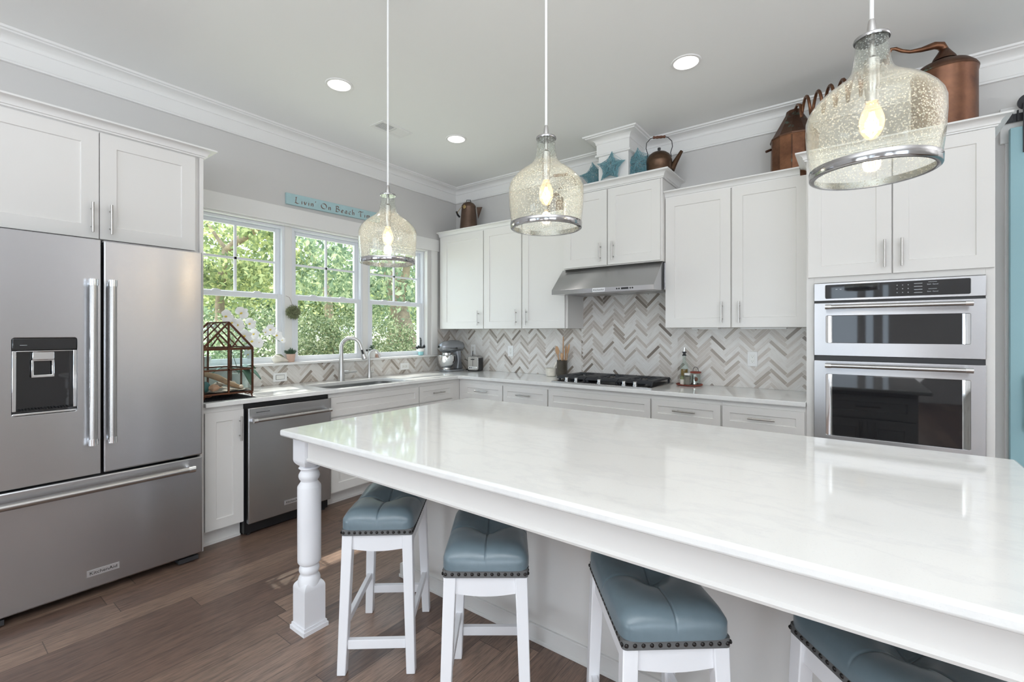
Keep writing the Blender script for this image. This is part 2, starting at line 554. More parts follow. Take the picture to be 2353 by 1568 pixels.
def build(name, mb, mat, parent=None, bevel=0, smooth=38, local=False, seg=2, raw=False):
    vs = mb.v
    if parent is not None and not local:
        ox, oy, oz = ORG.get(parent.name, (0, 0, 0))
        vs = [(a - ox, b - oy, c - oz) for a, b, c in vs]
    me = bpy.data.meshes.new(name)
    me.from_pydata([tuple(v) for v in vs], [], mb.f)
    if not raw:
        bm = bmesh.new()
        bm.from_mesh(me)
        bmesh.ops.recalc_face_normals(bm, faces=bm.faces)
        bm.to_mesh(me)
        bm.free()
    if smooth:
        me.shade_smooth()
        me.set_sharp_from_angle(angle=R(smooth))
    me.materials.append(M[mat] if isinstance(mat, str) else mat)
    o = bpy.data.objects.new(name, me)
    link(o, parent)
    if parent is not None:
        ORG[o.name] = ORG.get(parent.name, (0, 0, 0)) if not local else (0, 0, 0)
    if bevel:
        b = o.modifiers.new('edge', 'BEVEL')
        b.width = bevel
        b.segments = seg
        b.limit_method = 'ANGLE'
        b.angle_limit = R(50)
        b.harden_normals = False
    return o

def tag(o, label, cat, group=None):
    o['label'] = label
    o['category'] = cat
    if group:
        o['group'] = group
    return o

def thing(name, label, cat, loc=(0, 0, 0), rz=0, group=None):
    o = bpy.data.objects.new(name, None)
    o.empty_display_size = 0.05
    link(o)
    o.location = loc
    o.rotation_euler = (0, 0, rz)
    ORG[o.name] = tuple(loc)
    return tag(o, label, cat, group)

def struct(name, mb, mat, parent=None, **k):
    o = build(name, mb, mat, parent, **k)
    if parent is None:
        o['kind'] = 'structure'
    return o

def dup(root, loc, rz, label):
    def rec(o, par):
        c = o.copy()
        COL.objects.link(c)
        c.parent = par
        for ch in [x for x in bpy.data.objects if x.parent == o]:
            rec(ch, c)
        return c
    r = rec(root, None)
    r.location = loc
    r.rotation_euler = (0, 0, rz)
    r['label'] = label
    return r

def at(px, py, d):
    """World point that lies d metres in front of the camera, in the direction of a photo pixel."""
    u, v = (px - 1176.5) / FPX * d, -(py - HY) / FPX * d
    s, c = math.sin(-YAW), math.cos(-YAW)
    return (CX + s * d + c * u, CY + c * d - s * u, CZ + v)

def text_mb(body, size, depth=0.001, sx=1.0):
    cu = bpy.data.curves.new('t', 'FONT')
    cu.body = body
    cu.size = size
    cu.extrude = depth
    cu.resolution_u = 3
    cu.align_x = 'CENTER'
    cu.align_y = 'CENTER'
    o = bpy.data.objects.new('t', cu)
    COL.objects.link(o)
    dg = bpy.context.evaluated_depsgraph_get()
    me = bpy.data.meshes.new_from_object(o.evaluated_get(dg))
    mb = MB()
    mb.add([(v.co.x * sx, v.co.y, v.co.z) for v in me.vertices], [tuple(p.vertices) for p in me.polygons])
    bpy.data.objects.remove(o)
    bpy.data.meshes.remove(me)
    return mb

def face_mtx(o, u, n):
    """Local x,y,z -> along u, up, out along n."""
    u, n = Vector(u), Vector(n)
    m = Matrix((u, Vector((0, 0, 1)), n)).transposed().to_4x4()
    m.translation = Vector(o)
    return m

# ------------------------------------------------------------------ room shell
ZC = 3.055
mb = MB().box(-0.16, -9.0, -0.06, 8.0, 0.15, 0)
struct('floor', mb, 'floor')
struct('ceiling', MB().box(-0.16, -9.0, ZC, 8.0, 0.15, ZC + 0.1), 'ceil')
WY0, WY1, WZ0, WZ1 = -2.80, -0.455, 1.078, 2.275
mb = MB().box(-0.16, -9, 0, 0, WY0, ZC).box(-0.16, WY1, 0, 0, 0, ZC).box(-0.16, WY0, 0, 0, WY1, WZ0).box(-0.16, WY0, WZ1, 0, WY1, ZC)
struct('wall_left', mb, 'wall')
struct('wall_back', MB().box(-0.16, 0.0, 0, 8, 0.15, ZC), 'wall')
RO = [(0.9, 0.05, 2.9, 2.4), (3.42, 0.1, 3.86, 2.3), (4.0, 0.1, 4.12, 2.3), (4.27, 0.1, 4.36, 2.3), (6.4, 0.05, 7.8, 2.4)]
xs = [0] + [v for r in RO for v in (r[0], r[2])] + [8]
mb = MB()
for i in range(0, len(xs), 2):
    mb.box(xs[i], -9.15, 0, xs[i + 1], -9, ZC)
for r in RO:
    mb.box(r[0], -9.15, 0, r[2], -9, r[1]).box(r[0], -9.15, r[3], r[2], -9, ZC)
struct('wall_rear', mb, 'wall')
mb = MB().box(8, -9.15, 0, 8.15, -7.9, ZC).box(8, -5.3, 0, 8.15, 0.15, ZC).box(8, -7.9, 0, 8.15, -5.3, 0.55).box(8, -7.9, 2.55, 8.15, -5.3, ZC)
struct('wall_right', mb, 'wall')

cove = [(0.02 + 0.065 * (1 - math.cos(t)), ZC - 0.055 + 0.034 * math.sin(t)) for t in (math.pi / 2 * i / 8 for i in range(9))]
CORN = [(0, 2.886), (0.022, 2.886), (0.025, 2.895), (0.020, 2.903), (0.013, 2.906), (0.013, 2.988), (0.02, 2.992), (0.02, ZC - 0.055)] + cove + \
       [(0.09, ZC - 0.014), (0.103, ZC - 0.012), (0.108, ZC - 0.0005), (0, ZC - 0.0005)]
struct('trim_1', MB().sweep([(0, -8.99), (0, 0), (7.99, 0)], CORN, -1), 'trim', smooth=25)

# chimney chase above the range-hood cabinet, with its own cornice
mb = MB().box(2.05, -0.345, 2.62, 2.325, -0.001, ZC - 0.001)
mb.sweep([(2.05, -0.001), (2.05, -0.345), (2.325, -0.345), (2.325, -0.001)], CORN, -1)
struct('trim_2', mb, 'trim', smooth=25)

# window casing, stool, mullion posts
mb = MB().box(0, -2.9, WZ1, 0.022, -0.298, 2.408).box(0, -0.41, 1.098, 0.02, -0.322, WZ1).box(0, -2.88, 1.098, 0.02, WY0 + 0.01, WZ1)
struct('trim_3', mb, 'trim', bevel=0.002)
struct('trim_4', MB().box(-0.158, WY0, WZ0, 0.0, WY1, 1.098).box(0.0, -2.9, WZ0, 0.042, -0.345, 1.098), 'trim', bevel=0.004)
mb = MB().box(-0.158, WY1 - 0.012, 1.098, -0.001, WY1 - 0.0005, WZ1 - 0.001)
mb.box(-0.158, WY0 + 0.0005, 1.098, -0.001, WY0 + 0.012, WZ1 - 0.001).box(-0.158, WY0 + 0.012, WZ1 - 0.014, -0.001, WY1 - 0.012, WZ1 - 0.001)
struct('trim_5', mb, 'trim')
B = [-2.788, -2.02, -1.245, -0.468]
mb = MB()
for y in B[1:3]:
    mb.box(-0.150, y - 0.031, 1.098, -0.048, y + 0.031, WZ1 - 0.014)
struct('trim_6', mb, 'trim', bevel=0.002)

for i in range(3):
    y0, y1 = B[i] + (0.031 if i else 0), B[i + 1] - (0.031 if i < 2 else 0)
    w = bpy.data.objects.new('window_%d' % (i + 1), None)
    link(w)
    w['kind'] = 'structure'
    ORG[w.name] = (0, 0, 0)
    fr = MB()
    zb, zt = 1.098, WZ1 - 0.015
    for a, b in ((y0 + 0.0005, y0 + 0.022), (y1 - 0.022, y1 - 0.0005)):
        fr.box(-0.15, a, zb, -0.052, b, zt)
    fr.box(-0.15, y0 + 0.022, zt - 0.022, -0.052, y1 - 0.022, zt).box(-0.15, y0 + 0.022, zb, -0.056, y1 - 0.022, zb + 0.014)
    build('frame', fr, 'vinyl', w, bevel=0.001)
    ya, yb = y0 + 0.022, y1 - 0.022
    def sash(x0, x1, z0, z1, sb, st, name):
        m = MB().box(x0, ya, z0, x1, ya + 0.038, z1).box(x0, yb - 0.038, z0, x1, yb, z1)
        m.box(x0, ya + 0.038, z0, x1, yb - 0.038, z0 + sb).box(x0, ya + 0.038, z1 - st, x1, yb - 0.038, z1)
        o = build(name, m, 'vinyl', w, bevel=0.002)
        build('glass_pane', MB().box((x0 + x1) / 2 - 0.003, ya + 0.03, z0 + sb - 0.006, (x0 + x1) / 2 + 0.003, yb - 0.03, z1 - st + 0.006), 'pane', o)
        return o
    lo = sash(-0.09, -0.06, zb + 0.014, 1.676, 0.034, 0.04, 'lower_sash')
    up = sash(-0.128, -0.098, 1.655, zt - 0.022, 0.03, 0.03, 'upper_sash')
    yc = (ya + yb) / 2
    m = MB().box(-0.122, yc - 0.009, 1.68, -0.106, yc + 0.009, zt - 0.05).box(-0.122, ya + 0.03, 1.938, -0.106, yb - 0.03, 1.956)
    build('muntin_grid', m, 'vinyl', up)
    for q in (0.28, 0.72):
        yy = ya + (yb - ya) * q
        m = MB().prism([(yy - 0.035, 1.676), (yy + 0.035, 1.676), (yy + 0.02, 1.688), (yy + 0.008, 1.69), (yy - 0.02, 1.69)], 'x', -0.088, -0.062)
        build('sash_lock', m, 'vinyl', lo, bevel=0.002)

# ------------------------------------------------------------------ backsplash tile
def herring(mb, uvs, u0, v0, u1, v1, P, L=0.1524, Wd=0.0254, g=0.0022, shift=(0, 0)):
    c = math.sqrt(0.5)
    rot = lambda a, b: ((a - b) * c + shift[0], (a + b) * c + shift[1])
    def clip(poly):
        for ax, lim, sg in ((0, u0, 1), (0, u1, -1), (1, v0, 1), (1, v1, -1)):
            out = []
            for i in range(len(poly)):
                p, q = poly[i], poly[(i + 1) % len(poly)]
                a, b = sg * (p[ax] - lim), sg * (q[ax] - lim)
                if a >= 0:
                    out.append(p)
                if (a >= 0) != (b >= 0):
                    t = a / (a - b)
                    out.append((p[0] + (q[0] - p[0]) * t, p[1] + (q[1] - p[1]) * t))
            poly = out
            if not poly:
                return []
        return poly
    nb = int((abs(u1) + abs(u0) + 1) / (L * 2 * c)) + 3
    na = int((v1 - v0 + 1.6) / (Wd * 2 * c)) + 40
    for ib in range(-nb, nb + 1):
        for ia in range(-na, na + 1):
            bx, by = ia * Wd + ib * L, ia * Wd - ib * L
            for kind in (0, 1):
                if kind == 0:
                    r = (bx + g / 2, by + g / 2, bx + L - g / 2, by + Wd - g / 2)
                else:
                    r = (bx + L + g / 2, by + Wd - L + g / 2, bx + L + Wd - g / 2, by + Wd - g / 2)
                quad = [rot(r[0], r[1]), rot(r[2], r[1]), rot(r[2], r[3]), rot(r[0], r[3])]
                if max(p[0] for p in quad) < u0 or min(p[0] for p in quad) > u1 or max(p[1] for p in quad) < v0 or min(p[1] for p in quad) > v1:
                    continue
                pl = clip(quad)
                if len(pl) < 3:
                    continue
                o = len(mb.v)
                mb.v += [P(*p) for p in pl]
                mb.f.append(tuple(range(o, o + len(pl))))
                for p in pl:
                    x, y = p[0] - shift[0], p[1] - shift[1]
                    a, b = (x + y) * c, (y - x) * c
                    uvs.append((a - r[0], b - r[1]) if kind == 0 else (b - r[1], a - r[0]))

def tiled(name, regions, P, grout, label):
    g = build(name, grout, 'grout')
    g['kind'] = 'structure'
    mb, uvs = MB(), []
    for k, (u0, v0, u1, v1) in enumerate(regions):
        herring(mb, uvs, u0, v0, u1, v1, P)
    o = build('tile_face', mb, 'tile', g, smooth=0, raw=True)
    uvl = o.data.uv_layers.new(name='UVMap')
    for i, uv in enumerate(uvs):
        uvl.data[i].uv = uv
    return g
ZT = 0.9145
tiled('wall_back_backsplash', [(0.009, ZT, 1.70, 1.388), (1.70, ZT, 2.63, 1.70), (2.63, ZT, 3.612, 1.388)], lambda u, v: (u, -0.0095, v),
      MB().box(0.009, -0.009, ZT, 3.612, -0.0005, 1.388).box(1.723, -0.009, 1.388, 2.63, -0.0005, 1.70), '')
tiled('wall_left_backsplash', [(-2.905, ZT, -0.322, 1.0775), (-0.322, ZT, -0.0095, 1.388)], lambda u, v: (0.0095, u, v),
      MB().box(0.0005, -2.905, ZT, 0.009, -0.321, 1.0775).box(0.0005, -0.321, ZT, 0.009, -0.0005, 1.388), '')

# ------------------------------------------------------------------ cabinet helpers
def shaker_mb(o, u, n, w, h, st=0.066, th=0.019, rec=0.007):
    u, n, o = Vector(u), Vector(n), Vector(o)
    P = lambda a, b, c: tuple(o + u * a + Vector((0, 0, b)) + n * c)
    s2 = st + 0.003
    vs = [P(0, 0, 0), P(w, 0, 0), P(w, h, 0), P(0, h, 0), P(0, 0, th), P(w, 0, th), P(w, h, th), P(0, h, th),
          P(st, st, th), P(w - st, st, th), P(w - st, h - st, th), P(st, h - st, th),
          P(s2, s2, th - rec), P(w - s2, s2, th - rec), P(w - s2, h - s2, th - rec), P(s2, h - s2, th - rec)]
    fs = [(0, 1, 2, 3), (0, 1, 5, 4), (1, 2, 6, 5), (2, 3, 7, 6), (3, 0, 4, 7)]
    for a in (4, 8):
        for i in range(4):
            j = (i + 1) % 4
            fs.append((a + i, a + j, a + 4 + j, a + 4 + i))
    fs.append((12, 13, 14, 15))
    return MB().add(vs, fs)

def pull_mb(c, d, n, length=0.16, r=0.006, off=0.03):
    c, d, n = Vector(c), Vector(d), Vector(n)
    m = MB().cyl(c + n * off - d * length / 2, c + n * off + d * length / 2, r, 12)
    for s in (-1, 1):
        q = c + d * (s * length * 0.3)
        m.cyl(q, q + n * off, r * 0.75, 10)
    return m

def door(cab, o, u, n, w, h, pull=None, st=0.066, name='door', plen=0.158):
    """pull: ('v', a, zc) or ('h', a, zc) measured on the door face."""
    d = build(name, shaker_mb(o, u, n, w, h, st), 'cab', cab, smooth=0)
    if pull:
        k, a, z = pull
        p = Vector(o) + Vector(u) * a + Vector((0, 0, z)) + Vector(n) * 0.019
        build('handle', pull_mb(p, (0, 0, 1) if k == 'v' else u, n, plen), 'nickel', d)
    return d

CROWN = lambda z, k=1.0: [(0, z), (0.008 * k, z), (0.010 * k, z + 0.008), (0.016 * k, z + 0.010)] + \
    [((0.016 + 0.03 * (1 - math.cos(t))) * k, z + 0.010 + 0.03 * math.sin(t) * k) for t in (math.pi / 2 * i / 6 for i in range(1, 7))] + \
    [(0.049 * k, z + 0.041 * k), (0.056 * k, z + 0.042 * k), (0.056 * k, z + 0.051 * k), (0, z + 0.051 * k)]
UB, NB = (1, 0, 0), (0, -1, 0)
UA, NA = (0, 1, 0), (1, 0, 0)

# wall cabinets on the back wall
YU = -0.315
def upper(name, label, x0, x1, z0, z1, doors, ys=YU, zd0=None, zd1=None, pz=None, side_hi=0):
    c = thing(name, label, 'cabinet', ((x0 + x1) / 2, ys / 2, z0))
    build('carcass', MB().box(x0, ys, z0, x1, -0.0015, z1), 'cab', c, bevel=0.001)
    for a, b, side in doors:
        w = b - a
        px = w - 0.058 if side == 'r' else 0.05
        door(c, (a, ys - 0.001, zd0 or z0 + 0.002), UB, NB, w, (zd1 or z1 - 0.002) - (zd0 or z0 + 0.002), ('v', px, 0.111) if side else None, st=0.071)
    return c
upper('wall_cabinet', 'white single-door wall cabinet in the corner beside the window, under the dark coffee pot', 0.05, 0.7155, 1.389, 2.428, [(0.102, 0.71, 'r')])
c = upper('wall_cabinet', 'white two-door wall cabinet just left of the steel range hood', 0.7165, 1.722, 1.389, 2.428, [(0.723, 1.205, 'r'), (1.219, 1.70, 'l')])
cr = build('crown_molding', MB().sweep([(0.05, YU - 0.001), (1.703, YU - 0.001)], CROWN(2.4285), -1), 'trim', smooth=30)
tag(cr, 'white crown molding topping the wall cabinets between window and range hood', 'molding')
c = upper('wall_cabinet', 'white two-door wall cabinet between range hood and ovens', 2.6275, 3.6105, 1.389, 2.428, [(2.634, 3.116, 'r'), (3.127, 3.605, 'l')])
build('crown_molding', MB().sweep([(2.628, YU - 0.001), (3.555, YU - 0.001)], CROWN(2.4285), -1), 'trim', c, smooth=30)
for a, b in ((2.80, 3.0), (3.16, 3.46)):
    build('light_bar', MB().box(a, -0.20, 1.377, b, -0.13, 1.3885), 'plate', c)
YH = -0.385
c = upper('hood_cabinet', 'white two-door cabinet above the steel range hood, under three blue stars', 1.7235, 2.6265, 1.922, 2.585, [(1.73, 2.155, 'r'), (2.165, 2.614, 'l')], YH, 1.93, 2.578, None)
build('crown_molding', MB().sweep([(1.7225, -0.345), (1.7225, YH - 0.001), (2.6275, YH - 0.001), (2.6275, -0.003)], CROWN(2.585, 1.12), -1), 'trim', c, smooth=30)
build('top_panel', MB().box(1.664, -0.444, 2.6425, 2.05, -0.003, 2.646).box(2.05, -0.444, 2.6425, 2.325, -0.346, 2.646).box(2.325, -0.444, 2.6425, 2.686, -0.003, 2.646), 'trim', c)

# oven tower
XT0, XT1, YT = 3.6135, 4.448, -0.605
c = thing('oven_cabinet', 'tall white cabinet tower holding the double oven', 'cabinet', (4.03, -0.3, 0))
mb = MB().box(XT0, YT, 0.1, XT0 + 0.0405, -0.0015, 2.428).box(XT1 - 0.0355, YT, 0.1, XT1, -0.0015, 2.428)
mb.box(XT0 + 0.0405, YT, 1.658, XT1 - 0.0355, -0.0015, 2.428).box(XT0 + 0.0405, YT, 0.1, XT1 - 0.0355, -0.0015, 0.572)
build('carcass', mb, 'cab', c, bevel=0.001)
build('toe_kick', MB().box(XT0, YT + 0.07, 0, XT1, -0.0015, 0.0995), 'cab', c)
for a, b, px in ((3.623, 4.0275, 0.372), (4.0345, 4.443, 0.037)):
    door(c, (a, YT - 0.001, 1.694), UB, NB, b - a, 0.728, ('v', px, 0.114), st=0.068)
door(c, (3.63, YT - 0.001, 0.13), UB, NB, 0.80, 0.42, ('h', 0.40, 0.33), name='drawer')
build('crown_molding', MB().sweep([(3.6125, YU - 0.003), (3.6125, YT - 0.001), (4.449, YT - 0.001), (4.449, -0.003)], CROWN(2.4285), -1), 'trim', c, smooth=30)

# base cabinets, back wall
YB = -0.595
def base_b(label, x0, x1, d0, d1, pull=True, ndoor=1):
    c = thing('base_cabinet', label, 'cabinet', ((x0 + x1) / 2, -0.3, 0))
    build('carcass', MB().box(x0, YB, 0.1, x1, -0.0015, 0.8835), 'cab', c)
    build('toe_kick', MB().box(x0, YB + 0.07, 0, x1, -0.0015, 0.0995), 'cab', c)
    door(c, (d0, YB - 0.001, 0.70), UB, NB, d1 - d0, 0.148, ('h', (d1 - d0) / 2, 0.079) if pull else None, st=0.046, name='drawer', plen=0.16)
    w = (d1 - d0 - 0.006 * (ndoor - 1)) / ndoor
    for k in range(ndoor):
        a = d0 + k * (w + 0.006)
        door(c, (a, YB - 0.001, 0.115), UB, NB, w, 0.572, ('v', w - 0.05 if k == 0 else 0.05, 0.48))
    return c
base_b('white drawer base cabinet in the inside corner, below the toaster', 0.6165, 1.191, 0.699, 1.185)
base_b('white drawer base cabinet just left of the cooktop, second from the corner', 1.192, 1.6935, 1.198, 1.687)
base_b('wide white base cabinet with a plain front directly under the cooktop', 1.6945, 2.616, 1.70, 2.611, False, 2)
base_b('white drawer base cabinet below the oil bottle, just right of the cooktop', 2.617, 3.115, 2.622, 3.108)
base_b('white drawer base cabinet against the oven tower', 3.116, 3.6125, 3.122, 3.604)

# base cabinets, window wall
XB = 0.6155
def base_a(label, y0, y1):
    c = thing('base_cabinet', label, 'cabinet', (0.3, (y0 + y1) / 2, 0))
    build('carcass', MB().box(0.0015, y0, 0.1, XB, y1, 0.8835), 'cab', c)
    build('toe_kick', MB().box(0.0015, y0, 0, XB - 0.05, y1, 0.0995).box(XB - 0.05, y0, 0, XB - 0.04, y1, 0.012), 'cab', c)
    return c
c = base_a('narrow white base cabinet between refrigerator and dishwasher', -2.903, -2.668)
door(c, (XB + 0.001, -2.898, 0.11), UA, NA, 0.224, 0.738, ('v', 0.2, 0.617), st=0.062)
# sink base is an open box so that the basin hangs inside
c = thing('sink_cabinet', 'white sink base cabinet with a false drawer front and two doors', 'cabinet', (0.3, -1.6, 0))
mb = MB().box(0.0015, -2.054, 0.1, XB, -2.036, 0.8835).box(0.0015, -1.1705, 0.1, XB, -1.1525, 0.8835).box(0.0015, -2.036, 0.1, XB, -1.1705, 0.118)
mb.box(XB - 0.006, -2.036, 0.118, XB, -1.1705, 0.8835)
build('carcass', mb, 'cab', c)
build('toe_kick', MB().box(0.0015, -2.054, 0, XB - 0.075, -1.1525, 0.0995).box(XB - 0.075, -2.054, 0, XB - 0.065, -1.1525, 0.012), 'cab', c)
door(c, (XB + 0.001, -2.044, 0.70), UA, NA, 0.887, 0.148, None, st=0.046, name='false_front')
door(c, (XB + 0.001, -2.044, 0.115), UA, NA, 0.4345, 0.572, ('v', 0.385, 0.48))
door(c, (XB + 0.001, -1.6035, 0.115), UA, NA, 0.4465, 0.572, ('v', 0.05, 0.48))
c = base_a('white base cabinet with one short drawer, between sink and corner', -1.1515, -0.597)
door(c, (XB + 0.001, -1.148, 0.70), UA, NA, 0.445, 0.146, ('h', 0.225, 0.075), st=0.046, name='drawer', plen=0.15)
door(c, (XB + 0.001, -1.148, 0.115), UA, NA, 0.445, 0.572, ('v', 0.05, 0.48))

# ------------------------------------------------------------------ countertop with sink cut-out, sink, faucets
SX0, SX1, SY0, SY1 = 0.20, 0.60, -2.02, -1.25
hole = rrect(SX0, SY0, SX1, SY1, 0.07)
outer = [(0.0105, -2.903), (0.661, -2.903), (0.661, -0.665), (0.69, -0.635), (3.612, -0.635), (3.612, -0.0105), (0.0105, -0.0105)]
ct = build('countertop', MB().prism(outer, 'z', 0.8845, 0.914, [hole]), 'quartz', bevel=0.004)
tag(ct, 'white quartz countertop running under the window and around to the ovens', 'countertop')
c = thing('kitchen_sink', 'stainless undermount sink set in the white counter below the window', 'sink', (0.4, -1.63, 0.68))
o_, i_ = rrect(SX0 - 0.012, SY0 - 0.012, SX1 + 0.005, SY1 + 0.012, 0.075), rrect(SX0 - 0.004, SY0 - 0.004, SX1 + 0.001, SY1 + 0.004, 0.07)
mb = MB().prism(o_, 'z', 0.69, 0.884, [i_]).prism(o_, 'z', 0.68, 0.69)
build('basin', mb, 'basin', c)
build('drain', MB().lathe([(0.0, 0.692), (0.05, 0.692), (0.055, 0.6905)], (0.38, -1.63, 0), 24), 'chrome', c)

def arc(c, r, a0, a1, n, plane):
    out = []
    for i in range(n + 1):
        t = R(a0 + (a1 - a0) * i / n)
        out.append((c[0] + plane[0] * r * math.cos(t), c[1] + plane[1] * r * math.cos(t), c[2] + r * math.sin(t)))
    return out
# main faucet: base at (.148,-1.645), spout leaning over the basin
fx, fy = 0.148, -1.640
pl = (0.72, 0.69)
c = thing('kitchen_faucet', 'tall brushed gooseneck pull-down faucet behind the sink', 'faucet', (fx, fy, 0.9145))
cc = (fx + pl[0] * 0.085, fy + pl[1] * 0.085, 1.215)
pts = [(fx, fy, 0.9145), (fx, fy, 0.955), (fx, fy, 1.0), (fx, fy, 1.06), (fx, fy, 1.14)] + arc(cc, 0.085, 180, 15, 14, pl)
build('spout', MB().tube(pts, [0.030, 0.029, 0.026, 0.021, 0.0175] + [0.0165] * 15, 18), 'faucet', c)
e = Vector(pts[-1]); d = Vector((pl[0] * 0.30, pl[1] * 0.30, -0.95)).normalized()
sh = build('spray_head', MB().tube([e, e + d * 0.03, e + d * 0.075, e + d * 0.13], [0.0168, 0.018, 0.021, 0.0245], 18), 'faucet', c)
build('spray_button', MB().tube([e + d * 0.045 + Vector((0.016, -0.012, 0.0)), e + d * 0.085 + Vector((0.019, -0.014, 0.0))], 0.0085, 8), 'black', sh)
build('spray_face', MB().cyl(e + d * 0.129, e + d * 0.133, 0.021, 18), 'black', sh)
mb = MB().cyl((fx, fy + 0.015, 0.985), (fx, fy + 0.07, 0.985), 0.02, 16)
mb.tube([(fx, fy + 0.068, 0.985), (fx + 0.005, fy + 0.085, 0.986), (fx + 0.012, fy + 0.125, 0.99), (fx + 0.016, fy + 0.148, 0.99)], [0.016, 0.009, 0.012, 0.009], 12)
build('lever_handle', mb, 'faucet', c)
fx, fy = 0.085, -1.296
c = thing('filter_faucet', 'small gooseneck filtered-water faucet to the right of the main faucet', 'faucet', (fx, fy, 0.9145))
pl = (0.55, 0.83)
cc = (fx + pl[0] * 0.045, fy + pl[1] * 0.045, 1.135)
pts = [(fx, fy, 0.9145), (fx, fy, 0.945), (fx, fy, 0.99), (fx, fy, 1.04)] + arc(cc, 0.045, 180, 0, 14, pl)
pts.append((pts[-1][0] + 0.003, pts[-1][1] + 0.006, 1.108))
build('spout', MB().tube(pts, [0.024, 0.020, 0.014, 0.010] + [0.008] * 15 + [0.009], 14), 'faucet', c)
mb = MB().cyl((fx, fy + 0.01, 0.968), (fx, fy + 0.045, 0.968), 0.012, 12).tube([(fx, fy + 0.045, 0.968), (fx, fy + 0.052, 1.005)], [0.007, 0.005], 10)
build('lever_handle', mb, 'faucet', c)

# ------------------------------------------------------------------ badges
def badge(parent, o, u, n, w=0.125, h=0.032, size=0.021):
    b = build('name_badge', MB().box(-w / 2, -h / 2, 0, w / 2, h / 2, 0.0025).xf(face_mtx(o, u, n)), 'badge', parent)
    t = text_mb('KitchenAid', size, 0.0004, 1.12).xf(Matrix.Translation((0, 0, 0.0029)))
    build('lettering', t.xf(face_mtx(o, u, n)), 'badge_ink', b, smooth=0)

# ------------------------------------------------------------------ dishwasher
c = thing('dishwasher', 'stainless dishwasher with a long bar handle under the counter', 'dishwasher', (0.35, -2.36, 0))
build('tub', MB().box(0.02, -2.662, 0.012, 0.615, -2.060, 0.875), 'black', c)
build('door', MB().box(0.628, -2.654, 0.085, 0.66, -2.061, 0.850), 'steel', c, bevel=0.004)
h = MB().cyl((0.712, -2.635, 0.772), (0.712, -2.095, 0.772), 0.0125, 18)
hd = build('handle', h, 'steel_bar', c)
for y in (-2.632, -2.098):
    m = MB().cyl((0.712, y - 0.012, 0.772), (0.712, y + 0.012, 0.772), 0.0145, 18).box(0.66, y - 0.008, 0.763, 0.712, y + 0.008, 0.781)
    build('handle_mount', m, 'chrome', hd)
build('control_slot', MB().box(0.659, -2.605, 0.816, 0.6606, -2.515, 0.8195), 'black', c)
badge(c, (0.6602, -2.358, 0.158), UA, NA, 0.115, 0.03, 0.019)
m = MB().box(0.55, -2.66, 0.0, 0.565, -2.062, 0.082)
for y in (-2.63, -2.09):
    m.cyl((0.6, y, 0.0), (0.6, y, 0.05), 0.014, 10)
build('kick_plate', m, 'black', c)

# ------------------------------------------------------------------ refrigerator
XF = 0.749
c = thing('refrigerator', 'stainless french-door refrigerator with an ice and water dispenser', 'refrigerator', (0.4, -3.4085, 0))
build('body', MB().box(0.03, -3.855, 0.035, 0.683, -2.955, 1.815), 'dkplastic', c)
build('door', MB().box(0.69, -3.4034, 0.627, XF, -2.952, 1.831), 'steel', c, bevel=0.008, seg=3)
DY0, DY1, DZ0, DZ1 = -3.728, -3.504, 0.962, 1.327
fr = MB().ring([(-3.864, 0.627), (-3.4136, 0.627), (-3.4136, 1.831), (-3.864, 1.831)], DY0, DZ0, DY1, DZ1, 0.012, 'x', 0.69, XF)
ld = build('door', fr, 'steel', c, bevel=0.003)
build('drawer', MB().box(0.69, -3.864, 0.045, XF, -2.952, 0.617), 'steel', c, bevel=0.008, seg=3)
# dispenser
cav = MB().box(0.691, DY0 + 0.001, DZ0 + 0.002, 0.70, DY1 - 0.001, DZ1 - 0.002)
cav.box(0.70, DY0 + 0.001, DZ0 + 0.002, 0.745, DY1 - 0.001, DZ0 + 0.022)
disp = build('dispenser', cav, 'dglass', ld)
build('display', MB().box(0.70, DY0 + 0.001, 1.268, 0.7505, DY1 - 0.001, DZ1 - 0.001), 'dglass', disp, bevel=0.004)
build('display_mark', MB().box(0.7504, -3.702, 1.2925, 0.7508, -3.678, 1.294), 'panel_ink', disp)
m = MB().box(0.70, DY0 + 0.001, DZ0 + 0.022, 0.7495, DY0 + 0.015, 1.267).box(0.70, DY1 - 0.015, DZ0 + 0.022, 0.7495, DY1 - 0.001, 1.267)
m.box(0.7455, DY0 + 0.001, DZ0 + 0.002, 0.7505, DY1 - 0.001, DZ0 + 0.012).box(0.70, DY0 + 0.015, 1.262, 0.7495, DY1 - 0.015, 1.267)
build('bezel', m, 'chrome', disp, bevel=0.002)
yc = -3.622
m = MB().box(0.702, yc - 0.038, 1.222, 0.742, yc + 0.038, 1.261)
build('spout_housing', m, 'chrome', disp, bevel=0.003)
m = MB().prism([(yc - 0.04, 1.137), (yc + 0.04, 1.137), (yc + 0.04, 1.222), (yc - 0.04, 1.222)], 'x', 0.712, 0.728, [[(yc - 0.031, 1.150), (yc + 0.031, 1.150), (yc + 0.031, 1.216), (yc - 0.031, 1.216)]])
build('paddle', m, 'chrome', disp, bevel=0.002)
m = MB()
for i in range(16):
    y = DY0 + 0.03 + i * 0.011
    m.box(0.703, y, DZ0 + 0.022, 0.742, y + 0.004, DZ0 + 0.025)
build('drip_grate', m, 'black', disp)
def fridge_pull(par, a, b):
    a, b = Vector(a), Vector(b)
    d = (b - a).normalized()
    hd = build('handle', MB().cyl(a, b, 0.0165, 22), 'steel_bar', par)
    for p, s in ((a, 1), (b, -1)):
        q = p + d * (0.012 * s)
        m = MB().cyl(q - d * 0.016, q + d * 0.016, 0.019, 22)
        m.cyl(q, (XF, q.y, q.z), 0.011, 14)
        build('handle_mount', m, 'chrome', hd)
